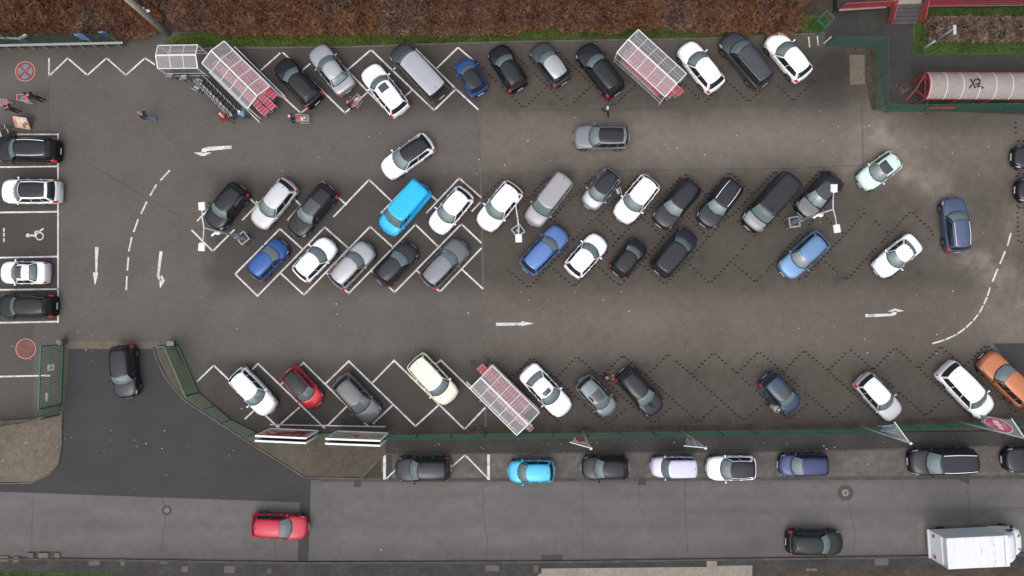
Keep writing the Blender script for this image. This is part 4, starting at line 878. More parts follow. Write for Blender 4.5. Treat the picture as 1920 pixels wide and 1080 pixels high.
def shelter(ra, rb_, w, label, bays, rows, cgroup, zr=2.5, ze=2.15, rails=(1, 1), mesh_side=0, pitch=.25, ext=.5, clabel=''):
    A = G(ra[0], ra[1], zr); B = G(rb_[0], rb_[1], zr); A.z = B.z = 0; d = B - A; L = d.length; rz = math.atan2(d.y, d.x)
    e = empty('trolley_shelter', A, rz, label, 'trolley shelter'); hw_ = w / 2
    f = MB(); f.bar((0, 0, zr), (L, 0, zr), .11, .08)
    for sg in (-1, 1): f.bar((0, sg * hw_, ze), (L, sg * hw_, ze), .06)
    for i in range(bays + 1):
        x = L * i / bays
        for sg in (-1, 1): f.bar((x, 0, zr + .012), (x, sg * hw_, ze + .012), .042 if 0 < i < bays else .075, .05)
    f.build('roof_frame', WHITE, e)
    for i in range(bays):
        for sg in (-1, 1):
            x0, x1 = L * i / bays + .03, L * (i + 1) / bays - .03; p = MB()
            p.add([(x0, sg * .05, zr - .01), (x1, sg * .05, zr - .01), (x1, sg * hw_, ze), (x0, sg * hw_, ze)], [(0, 1, 2, 3)]); p.build('roof_pane', RM_, e)
    for sg in (-1, 1):
        for x in (0.03, L - .03):
            p = MB(); p.bar((x, sg * hw_, 0), (x, sg * hw_, ze), .07); p.build('post', WHITE, e)
        p = MB()
        for z in (.35, .95): p.bar((0, sg * (hw_ - .01), z), (L + ext * (rails[0] if sg < 0 else rails[1]), sg * (hw_ - .01), z), .05)
        for k in range(int(L / .16)): p.bar((k * .16, sg * (hw_ - .02), .35), (k * .16, sg * (hw_ - .02), .95), .012)
        p.build('side_rail', GALV, e)
        p = MB(); p.add([(0.05, sg * (hw_ + .01), 1.0), (L - .05, sg * (hw_ + .01), 1.0), (L - .05, sg * (hw_ + .01), ze - .04), (.05, sg * (hw_ + .01), ze - .04)], [(0, 1, 2, 3)]); p.build('side_pane', RM2, e)
        p = MB(); y = sg * (hw_ + .22)
        if rails[0 if sg < 0 else 1]: p.bar((-.1, y, .3), (L + ext, y, .3), .07); p.bar((L + ext, y, 0), (L + ext, y, .34), .07); p.bar((-.1, y, 0), (-.1, y, .34), .07); p.bar((L * .5, y, 0), (L * .5, y, .3), .06); p.build('bumper_rail', WHITE, e)
    ca, sa = math.cos(rz), math.sin(rz)
    for (y, x0, x1) in rows:
        n = int((x1 - x0) * L / pitch)
        for i in range(n):
            x = x0 * L + i * pitch + rnd.uniform(-.02, .02); yy = y + rnd.uniform(-.025, .025)
            place_cart(CART0, A.x + ca * x - sa * yy, A.y + sa * x + ca * yy, rz + math.pi + rnd.uniform(-.03, .03), clabel, cgroup)
    return e, A, rz, L
shelter((396, 95), (482, 180), 2.35, 'left red trolley filled shelter with a white frame and clear ridged roof', 5, ((.80, .20, 1.06), (.16, .10, 1.16), (-.52, .08, 1.12)), 'trolleys in the left shelter', clabel='red handled shopping trolley nested in a row under the left trolley shelter')
shelter((1178, 74), (1269, 157), 2.35, 'right upper trolley shelter with a white frame beside a white hatchback', 5, ((-.30, .14, 1.02), (.24, .16, 1.10), (-.84, .18, .90)), 'trolleys in the upper right shelter', clabel='red handled shopping trolley nested in a row under the upper right trolley shelter', rails=(0, 0), ext=.1)
shelter((990, 796), (901.5, 708), 2.35, 'lower trolley shelter at the green fence with a white frame', 5, ((.25, -.05, .80), (-.35, .2, 1.12), (-.86, .2, .98)), 'trolleys in the lower shelter', clabel='red handled shopping trolley nested in a row under the lower trolley shelter', rails=(0, 1))
shelter((292, 104), (367, 103), 1.75, 'small empty shelter with three clear roof bays at the left end of the hedge', 3, (), '', ext=.2, rails=(0, 0))
A = G(388, 152); Bq = G(452, 217); dd = (Bq - A)
for i in range(11):
    p = A + dd * (i / 10.5); place_cart(DARK0, p.x - .15, p.y - .1, math.atan2(dd.y, dd.x) + R(75) + rnd.uniform(-.12, .12), 'dark shopping trolley standing in the row outside the left shelter', 'dark trolleys outside the left shelter', .9)
for (x, y, a, lb) in ((374, 160, 60, 'dark trolley standing askew at the upper end of the dark trolley row'), (322, 134, 80, 'dark trolley under the small empty shelter'), (346, 138, 95, 'second dark trolley under the small empty shelter, nearer its right end'), (1151, 362, 200, 'dark trolley beside the open side of the small silver car'),
                      (4, 240, 10, 'dark trolley behind the advertising board'), (10, 250, 20, 'dark trolley close to the black car behind the advertising board')):
    p = G(x, y, .7); place_cart(DARK0, p.x, p.y, R(a), lb)
# ------------------------------------------------------------------ billboards, advertising board
def poster(name, cols, sc, seed):
    return nmat(name, [(.3 + .4 * i / (len(cols) - 1), c) for i, c in enumerate(cols)], sc, noise2=.25, rough=.5, detail=3, seedshift=seed, finek=.05)
def billboard(bl, br_, z0, z1, label, pm_):
    A = G(*bl, z0); B = G(*br_, z0); A.z = 0; B.z = 0; d = B - A; L = d.length; rz = math.atan2(d.y, d.x); e = empty('billboard', A, rz, label, 'billboard')
    for y, nm in ((0, 'front_frame'), (-.34, 'rear_frame')):
        f = MB()
        for z in (z0, z1): f.bar((0, y, z), (L, y, z), .13, .13)
        for x in (0, L): f.bar((x, y, z0), (x, y, z1), .13, .12)
        f.build(nm, mat('billboard_white', (.72, .72, .71), .45), e)
    f = MB(); f.box(.06, L - .06, -.06, -.01, z0 + .06, z1 - .06); f.build('poster', pm_, e)
    f = MB(); f.box(.06, L - .06, -.33, -.29, z0 + .06, z1 - .06); f.build('back_panel', mat('back_panel', (.06, .06, .06), .6), e)
    for x in (.5, L - .5): f = MB(); f.box(x - .06, x + .06, -.22, -.12, 0, z0); f.build('leg', GALV, e)
billboard((508, 804), (596, 808), .9, 4.1, 'left white framed billboard with red and purple poster behind the fence', poster('poster_food', [(.05, .05, .16), (.10, .02, .03), (.5, .12, .05), (.6, .45, .35), (.13, .08, .2)], .9, 4))
billboard((632, 809), (727, 812.5), .9, 4.1, 'right white framed billboard with red green and yellow poster behind the fence', poster('poster_fruit', [(.09, .02, .02), (.35, .06, .03), (.65, .50, .40), (.10, .30, .20), (.75, .55, .03)], .9, 11))
rl = MB(); a = G(505, 803, .9); c = G(722, 807, .9); 
q_ = empty('guard_rail', (a.x, a.y, 0), 0, 'grey guard rail in front of the two billboards', 'guard rail'); o = Vector((a.x, a.y, 0))
rl.bar(a - o + Vector((0, .25, -.2)), c - o + Vector((0, .25, -.2)), .08, .12); rl.build('rail', GALV, q_)
for i in range(7):
    p = (a - o).lerp(c - o, (i + .3) / 7); rl = MB(); rl.box(p.x - .04, p.x + .04, p.y + .2, p.y + .28, 0, .68); rl.build('post', GALV, q_)
bl0, bl1 = G(29.5, 238.5, .1), G(57, 243, .1); tp0, tp1 = G(24.5, 219, .95), G(49, 222, .95)
e = empty('advertising_board', (bl0.x, bl0.y, .01), 0, 'tilted colourful price board beside the black car at upper left', 'advertising board'); o = Vector((bl0.x, bl0.y, 0))
def tilt(u, v, off=0):
    p = (bl0.lerp(bl1, u)).lerp(tp0.lerp(tp1, u), v) - o; n = (bl1 - bl0).cross(tp0 - bl0).normalized(); return p + n * off
b = MB(); b.grid(lambda u, v: tilt(u, v), 1, 1); b.grid(lambda u, v: tilt(u, v, -.05), 1, 1, flip=True)
for a_, c_ in (((0, 0), (1, 0)), ((1, 0), (1, 1)), ((1, 1), (0, 1)), ((0, 1), (0, 0))): b.bar(tilt(*a_, -.02), tilt(*c_, -.02), .06)
b.build('panel', mat('board_pink', (.62, .36, .30), .5), e)
for (u0, u1, v0, v1, c_) in ((.2, .52, .15, .9, (.55, .56, .32)), (.58, .72, .1, .45, (.45, .05, .05)), (.58, .70, .6, .9, (.75, .75, .75)), (.75, .92, .12, .3, (.65, .55, .12)), (.76, .94, .38, .62, (.06, .12, .07)), (.76, .94, .68, .9, (.45, .5, .6)), (.04, .16, .3, .8, (.6, .16, .14))):
    b = MB(); b.grid(lambda u, v: tilt(u0 + (u1 - u0) * u, v0 + (v1 - v0) * v, .008), 1, 1); b.build('picture_field', mat('field', c_, .6), e)
for u in (.06, .94): b = MB(); q = tilt(u, .95, -.03); b.bar(q, (q.x, q.y + .35, 0), .04); b.build('rear_leg', M['black_trim'], e)
# ------------------------------------------------------------------ flags
def flag(base, topz, arm_px, label, mats, wid=1.2, drop=3.0, design=None, gather=0.0):
    B = G(*base); e = empty('flag_pole', B, 0, label, 'flag'); hh = topz
    b = MB(); b.tube((0, 0, 0), (0, 0, hh), .06, .035, n=10); b.build('pole', mat('flag_pole_grey', (.42, .42, .40), .5), e, smooth=True)
    b = MB(); b.ball((0, 0, hh + .08), .11, 10, 6); b.build('finial', WHITE, e, smooth=True)
    A = G(arm_px[0], arm_px[1], hh) - B; d = Vector((A.x, A.y, 0)); wl_ = d.length; d.normalize(); n = Vector((-d.y, d.x, 0))
    b = MB(); b.bar((0, 0, hh - .05), d * wl_ + Vector((0, 0, hh - .02)), .05); b.build('arm', WHITE, e)
    nu, nv = 40, 54; vs = []; 
    for i in range(nu + 1):
        for j in range(nv + 1):
            u, v = i / nu, j / nv; k = gather * v ** .6
            x = .05 + (wl_ - .1) * u * (1 - k); wv = (.05 + .14 * k) * math.sin(u * (7 + 9 * gather) + v * 3) * v
            vs.append(d * x + n * wv + Vector((0, 0, hh - .12 - v * drop * (1 - .08 * gather * u))))
    fs = []; ms = []
    for i in range(nu):
        for j in range(nv):
            fs.append((i * (nv + 1) + j, (i + 1) * (nv + 1) + j, (i + 1) * (nv + 1) + j + 1, i * (nv + 1) + j + 1)); ms.append(design((i + .5) / nu, (j + .5) / nv) if design else 0)
    b = MB(); b.v = vs; b.f = fs; b.m = ms; b.build('cloth', mats, e, smooth=True)
fr_ = mat('flag_red', (.62, .02, .05), .8); fw = mat('flag_white', (.66, .64, .63), .8); fg = mat('flag_grey', (.19, .22, .25), .85); fl = mat('flag_lilac', (.40, .39, .46), .8); fk = mat('flag_pink', (.50, .085, .14), .85)
flag((1090, 806), 7.6, (1068, 829), 'red and white flag hanging over the street pavement', [fr_, fw], drop=2.6, gather=.35, design=lambda u, v: 0 if (v < .3 or v > .62) and .1 < u < .9 and not (.12 < v < .2) else 1)
flag((1274, 804), 7.9, (1282, 836), 'pale lilac flag hanging folded above the lilac and white cars', [fl, fw], drop=3.2, gather=.55, design=lambda u, v: 1 if .3 < u < .45 else 0)
flag((1604, 796), 7.9, (1677, 791), 'grey blue flag at the tall pole below the silver white estate', [fg, mat('flag_lit_fold', (.25, .28, .31), .85)], drop=3.2, gather=.5, design=lambda u, v: 1 if math.sin(u * 19 + v * 4) > .4 else 0)  # paler bands paint the light on the folds into the cloth
def des(u, v):
    X = (u - .5) * 1.0; Y = (v - .53) * 2.1; r = X * X * 3.0 + Y * Y * 1.1
    if .44 < v < .62 and .2 < u < .84 and int(u * 24) % 5 != 4: return 2
    if .34 < v < .36 and .3 < u < .7: return 2
    return 1 if r < .62 else (2 if r < .70 else 0)
flag((1783, 787), 8.3, (1897, 785), 'grey flag with a large red round emblem at the right edge', [fg, fk, fw], drop=3.8, gather=.22, design=des)
# ------------------------------------------------------------------ terrace, steps, railings, bicycle shelter
STONE = nmat('step_stone', [(.3, (.055, .052, .05)), (.7, (.085, .08, .075))], 1.5)
a = G(1668, 47); c = G(1719, 45); st_ = empty('steps', a, math.atan2(c.y - a.y, c.x - a.x), 'dark stone steps between red railings at the top edge', 'steps'); wS = (c - a).length
for i in range(5): b = MB(); b.box(0, wS, i * .25, i * .25 + .27, 0, .16 * (i + 1)); b.box(0, wS, i * .25 - .02, i * .25 + .03, .16 * (i + 1) - .03, .16 * (i + 1) + .004); b.build('step', STONE, st_)
b = MB(); b.box(0, wS, 1.26, 4.5, 0, .84); b.build('landing', M['sand'], st_)
TZ = .84
def slab2(name, l, z0, z1, m):
    b = MB(); b.prism([G(x, y, z1)[:2] for x, y in l], z0, z1); return struct(b.build(name, m))
slab2('terrace', [(1570, 16), (1668, 10), (1668, -120), (1570, -120)], 0, TZ, M['walk']); slab2('terrace', [(1728, 8), (2060, 4), (2060, -120), (1728, -120)], 0, TZ, M['walk'])
def railing(pts_, z0s, label, h=1.0, post=1.2):
    q = [G(x, y, z) for (x, y), z in zip(pts_, z0s)]; e = empty('red_railing', q[0], 0, label, 'railing'); o = Vector(q[0]); q = [p - o for p in q]
    for a, c in zip(q, q[1:]):
        d = c - a; n = max(1, int(d.length / .11)); b = MB()
        for i in range(n): p = a + d * (i / n); b.bar(p + Vector((0, 0, .08)), p + Vector((0, 0, h)), .03)
        b.build('bars', REDM, e); b = MB()
        for z in (.1, h): b.bar(a + Vector((0, 0, z)), c + Vector((0, 0, z)), .06)
        b.bar(a + Vector((0, 0, h * .5)), c + Vector((0, 0, h * .5)), .035)
        b.build('rails', REDM, e); k = max(1, int(d.length / post))
        for i in range(k + 1): p = a + d * (i / k); b = MB(); b.box(p.x - .035, p.x + .035, p.y - .035, p.y + .035, p.z - .05, p.z + h + .05); b.build('post', REDM, e)
railing([(1575, 17), (1666, 12)], [TZ, TZ], 'red railing on the terrace left of the steps'); railing([(1729, 10), (2000, 6)], [TZ, TZ], 'red railing on the terrace right of the steps')
railing([(1664, 47), (1672, 10)], [0, TZ], 'red sloping railing at the left side of the steps'); railing([(1722, 45), (1729, 9)], [0, TZ], 'red sloping railing at the right side of the steps')
b = MB(); a = G(1573, 19, TZ + .03); c = G(1662, 13, TZ + .03); b.bar(a, c, .14, .06); struct(b.build('terrace_wall_cap', M['sand']))
b = MB(); a = G(1731, 12, TZ + .03); c = G(2050, 8, TZ + .03); b.bar(a, c, .10, .06); struct(b.build('terrace_wall_cap', M['kerb']))
A = G(1742, 158, 2.3); bs = empty('bicycle_shelter', (A.x, A.y, 0), R(-.4), 'bicycle shelter with a curved pale roof, red frame and black graffiti', 'bicycle shelter')
BL, bw = 9.5, .98; RR = nmat('milky_roof', [(.3, (.235, .205, .190)), (.7, (.295, .262, .243))], .7, noise2=.1, finek=.04)
def arch(v, r=1): t = (v - .5) * math.pi * .78; return Vector((0, -bw * math.sin(t) / math.sin(math.pi * .39) * r, 1.95 + .62 * (math.cos(t) - math.cos(math.pi * .39)) / (1 - math.cos(math.pi * .39)) * r))
b = MB(); b.grid(lambda u, v: arch(v) + Vector((BL * u, 0, 0)), 2, 14); b.build('roof', RR, bs, smooth=True)
x = 0; k = 0
while x <= BL:
    b = MB(); pr = None
    for i in range(15):
        p = arch(i / 14, 1.015) + Vector((x, 0, .01))
        if pr: b.bar(pr, p, .055, .03)
        pr = p
    b.build('rib', mat('rib_pink', (.60, .52, .47), .5), bs); x += 1.20
for sg in (-1, 1):
    b = MB(); b.bar((-.05, sg * bw, 1.93), (BL, sg * bw, 1.93), .10, .08); b.build('edge_beam', mat('dark_red_beam', (.20, .02, .03), .5), bs)
    for i in range(5): b = MB(); b.box(i * 2.4 - .04, i * 2.4 + .04, sg * bw * .96 - .04, sg * bw * .96 + .04, 0, 1.92); b.build('post', REDM, bs)
b = MB()
pr = None
for i in range(15):
    p = arch(i / 14) + Vector((-.06, 0, 0))
    if pr: b.bar(pr, p, .09, .07)
    pr = p
b.bar((-.06, -bw, 1.9), (-.06, bw, 1.9), .07); 
for y in (-.5, 0, .5): b.bar((-.06, y, 1.9), (-.06, y, 2.35), .05)
b.bar((-.06, bw * .9, 1.9), (-.3, .0, 1.0), .09); b.bar((-.3, 0, 1.0), (-.55, -.55, .05), .10); b.bar((-.06, -bw * .9, 1.9), (-.3, 0, 1.0), .08)
b.build('end_frame', REDM, bs)
b = MB(); g0 = Vector((3.35, .18, 0)); 
def ink(a, c): 
    pa = arch(.5 - a[1] / 2.2) + Vector((3.2 + a[0], 0, .05)); pc = arch(.5 - c[1] / 2.2) + Vector((3.2 + c[0], 0, .05)); b.bar(pa, pc, .06, .10)
for l in (((-.34, .28), (.02, -.30)), ((.02, .26), (-.40, -.32)), ((.10, .20), (.22, .32), (.36, .22), (.30, .0), (.14, -.22), (.44, -.20)), ((.02, -.06), (.40, -.04)), ((.48, -.28), (.60, -.30))):
    for a_, c_ in zip(l, l[1:]): ink(a_, c_)
b.build('graffiti', M['black_trim'], bs)
def bicycle(px, py, rz, label):
    p = G(px, py); e = empty('bicycle', (p.x, p.y, .02), rz, label, 'bicycle')
    for x in (-.5, .5):
        b = MB()
        for i in range(24):
            a0, a1 = 2 * math.pi * i / 24, 2 * math.pi * (i + 1) / 24; b.bar((x + .33 * math.cos(a0), 0, .33 + .33 * math.sin(a0)), (x + .33 * math.cos(a1), 0, .33 + .33 * math.sin(a1)), .035)
        w = b.build('wheel', M['rubber'], e); b = MB()
        for i in range(8): a0 = 2 * math.pi * i / 8; b.bar((x, 0, .33), (x + .32 * math.cos(a0), 0, .33 + .32 * math.sin(a0)), .008)
        b.build('spokes', M['chrome'], w)
    b = MB(); 
    for a_, c_ in (((-.5, .33), (-.15, .33)), ((-.15, .33), (-.25, .85)), ((-.5, .33), (-.22, .75)), ((-.22, .75), (.35, .8)), ((-.15, .33), (.35, .72)), ((.33, .9), (.5, .33))): b.bar((a_[0], 0, a_[1]), (c_[0], 0, c_[1]), .035)
    b.build('frame', M['black_trim'], e); b = MB(); b.ball((-.26, 0, .92), (.13, .07, .04), 8, 5); b.build('saddle', M['black_trim'], e)
    b = MB(); b.bar((.33, 0, .9), (.33, 0, 1.0), .03); b.bar((.3, -.28, 1.0), (.3, .28, 1.0), .03); b.build('handlebar', M['chrome'], e)
bicycle(1740, 196, R(75), 'bicycle leaning at the open end of the bicycle shelter')
p = G(1741, 203, 1.2); b = MB(); b.box(0, 2.0, -.03, .0, .9, 1.35); o = b.build('red_banner', REDM); o.location = (p.x, p.y + .05, 0); tag(o, 'narrow red banner on the green fence below the bicycle shelter', 'banner')
p = G(1872, 199, 1.2); b = MB(); b.box(0, .8, -.03, .0, .9, 1.3); o = b.build('blue_banner', mat('banner_blue', (.03, .08, .3), .5)); o.location = (p.x, p.y + .05, 0); tag(o, 'small blue banner on the green fence below the bicycle shelter', 'banner')
# ------------------------------------------------------------------ vegetation
grs = [(-120, 60), (1560, 40), (1575, 10), (1575, -160), (-120, -160)]
sheet('hedge_soil', grs, .006, M['earth'])
sheet('grass_verge', [(300, 92), (640, 89), (960, 79), (1320, 73), (1545, 63), (1556, 45), (1556, 25), (1400, 40), (960, 50), (340, 62), (318, 74)], .022, M['grass'])
sheet('lawn', [(1712, 104), (1712, 30), (1730, 10), (2060, 5), (2060, 100)], .03, M['lawn'])
sheet('roadside_grass', [(-120, 1072), (180, 1075), (232, 1077), (232, 1160), (-120, 1160)], .125, M['lawn'])
sheet('roadside_soil', [(1420, 1072), (1700, 1068), (2060, 1062), (2060, 1160), (1420, 1160)], .122, M['earth'])
sheet('fence_foot_soil', [(905, 800), (1330, 797), (1590, 790), (2060, 768), (2060, 790), (1590, 806), (905, 816)], .010, M['earth'])
sheet('fence_foot_soil', [(480, 802), (905, 806), (905, 816), (480, 813)], .026, M['earth'])
sheet('fence_foot_soil', [(1600, 90), (1640, 90), (1642, 206), (1634, 206), (1624, 150), (1626, 104), (1600, 100)], .026, M['earth'])
npr = np.random.default_rng(5)
def quads(name, P0, U, V, m, parent=None, mi=None):
    n = len(P0); co_ = np.empty((n, 4, 3)); co_[:, 0] = P0 - U - V; co_[:, 1] = P0 + U - V; co_[:, 2] = P0 + U + V; co_[:, 3] = P0 - U + V
    me = bpy.data.meshes.new(name); me.vertices.add(n * 4); me.loops.add(n * 4); me.polygons.add(n)
    me.vertices.foreach_set('co', co_.ravel()); me.loops.foreach_set('vertex_index', np.arange(n * 4)); me.polygons.foreach_set('loop_start', np.arange(0, n * 4, 4)); me.polygons.foreach_set('loop_total', np.full(n, 4))
    for q in (m if isinstance(m, list) else [m]): me.materials.append(q)
    if mi is not None: me.polygons.foreach_set('material_index', mi)
    me.update(); me.validate(); o = bpy.data.objects.new(name, me); COL.objects.link(o)
    if parent: o.parent = parent
    return o
def rdir(n):
    v = npr.normal(size=(n, 3)); return v / np.linalg.norm(v, axis=1)[:, None]
def shrub(px, py, rx, ry, h, m, label, group, n=3800, leaf=.06, name='beech_shrub', cat='shrub', box=.7, twigs=26):
    c = G(px, py); e = empty(name, c, 0, label, cat, group)
    a = npr.uniform(0, 2 * np.pi, n); r = npr.uniform(0, 1, n) ** .5
    x = np.sign(np.cos(a)) * abs(np.cos(a)) ** box * r * rx; y = np.sign(np.sin(a)) * abs(np.sin(a)) ** box * r * ry
    ph = npr.uniform(0, 6, 4)
    top = h * (1 - .55 * r ** 4) * (1 + .14 * np.sin(x * 3.1 / 1 + ph[0]) * np.cos(y * 2.7 + ph[1]) + .10 * np.sin(x * 7 + ph[2]) * np.sin(y * 6.1 + ph[3]))
    z = top * (1 - npr.uniform(0, 1, n) ** 2.2 * .85)
    P0 = np.stack([x, y, z], 1); d = rdir(n); d[:, 2] *= .7; t = rdir(n); w = np.cross(d, t); w /= np.linalg.norm(w, axis=1)[:, None] + 1e-6
    s = leaf * npr.uniform(.5, 1.5, n)[:, None]; lng = npr.choice([1.0, 1.2, 3.0], n, p=[.5, .3, .2])[:, None]
    mi = None
    if isinstance(m, int):
        p4 = np.full(4, .09); p4[m] = .75; p4[(m + 1) % 3] += .27; p4 /= p4.sum(); mi = npr.choice(4, n, p=p4).astype(np.int32); m = [M['leaf%d' % q] for q in range(4)]
    quads('foliage', P0, d * s * lng, w * s * .55 / lng ** .6, m, e, mi)
    b = MB()
    for i in range(twigs):
        aa = rnd.uniform(0, 6.28); q = rnd.random() ** .5; p1 = Vector((math.cos(aa) * rx * q, math.sin(aa) * ry * q, h * rnd.uniform(.85, 1.12))); p0 = Vector((p1.x * .2, p1.y * .2, 0)); pm_ = p0.lerp(p1, .5) + Vector((rnd.uniform(-.15, .15), rnd.uniform(-.15, .15), .1))
        b.bar(p0, pm_, .035); b.bar(pm_, p1, .018)
        for k in range(3): b.bar(p1.lerp(pm_, .2 * k), p1 + Vector((rnd.uniform(-.35, .35), rnd.uniform(-.35, .35), rnd.uniform(-.1, .15))), .011)
    b.build('stems', M['twig'], e)
LBL = ['rust brown leafless shrub in the dense hedge along the top edge', 'mauve brown bare shrub in the dense hedge along the top edge', 'orange brown leafy shrub in the dense hedge along the top edge', 'pale tan bare shrub in the dense hedge along the top edge']
def kind_at(x, row):
    v = math.sin(x * .011 + row * 1.7) + .6 * math.sin(x * .037 + row * 2.9)
    return 0 if v < -.3 else 1 if v < .35 else 2 if v < 1.1 else 3
for row, (y0, h) in enumerate(((40, 1.7), (2, 2.2), (-42, 2.4))):
    x = -60
    while x < 1600:
        if not (265 < x < 345 and row > -1 and (row > 0 or 290 < x < 335)):
            yy = y0 + rnd.uniform(-7, 7) + (8 if x < 260 and row == 0 else 0) - (0 if x < 900 else 6)
            if x < (1470, 1530, 1560)[row]:
                k = kind_at(x, row); shrub(x, yy, 2.0 + rnd.uniform(-.35, .5), 1.3 + rnd.uniform(-.2, .3), h * rnd.uniform(.75, 1.2), k, LBL[k], 'shrubs of the top hedge', 6800, .040, box=.9, twigs=70)
        x += 64 + rnd.uniform(-6, 6)
for i, x in enumerate(range(1762, 2010, 52)): shrub(x, 58, 1.35, 1.0, .95, M['leaf3'], 'clipped brown hedge bush behind the bicycle shelter', 'bushes of the clipped hedge', 3800, .045, 'hedge_bush', 'bush', .5)
for i, x in enumerate(range(272, 345, 34)): shrub(x, -8 + 8 * (i % 2), 1.0, .9, .6, M['leaf1'], 'low sparse twigs in the gap behind the beige mast', 'twigs behind the mast', 700, .05, 'low_shrub', 'shrub')
for (x, y, lb) in ((560, 800, 'small brown weed patch behind the left billboard'), (1088, 808, 'moss tuft at the foot of the red and white flag pole'), (890, 805, 'weeds beside the lower trolley shelter'), (1735, 190, 'brown weeds at the open end of the bicycle shelter'), (1690, 165, 'sparse weeds on the ground beside the corner fence')):
    shrub(x, y, .7, .35, .15, M['leaf3'], lb, None, 260, .03, 'weeds', 'weeds', 1, 4)
def blades(name, poly_px, n, z, label, m, hmax=.10, dens=None):
    xs = [p[0] for p in poly_px]; ys = [p[1] for p in poly_px]; P0 = []
    def inside(x, y):
        r = False; j = len(poly_px) - 1
        for i in range(len(poly_px)):
            xi, yi = poly_px[i]; xj, yj = poly_px[j]
            if (yi > y) != (yj > y) and x < (xj - xi) * (y - yi) / (yj - yi) + xi: r = not r
            j = i
        return r
    while len(P0) < n:
        x = rnd.uniform(min(xs), max(xs)); y = rnd.uniform(min(ys), max(ys))
        if inside(x, y): P0.append((*G(x, y, z)[:2], z))
    P0 = np.array(P0); n = len(P0); P0[:, 2] += npr.uniform(.01, hmax, n); d = rdir(n); t = rdir(n); w = np.cross(d, t); s = .05 * npr.uniform(.5, 1.5, n)[:, None]
    tag(quads(name, P0, d * s, w * s * .35, m), label, 'grass', kind='stuff')
blades('grass', [(320, 91), (640, 87), (960, 77), (1320, 71), (1545, 61), (1545, 40), (345, 64)], 11000, .03, 'mossy green grass strip under the hedge', M['blade'])
blades('grass', [(1714, 102), (1714, 30), (1730, 12), (2000, 8), (2000, 98)], 7000, .03, 'bright green lawn around the clipped hedge', M['blade2'])
blades('grass', [(-40, 1074), (230, 1079), (230, 1110), (-40, 1110)], 3500, .13, 'bright green grass at the lower left corner', M['blade2'])
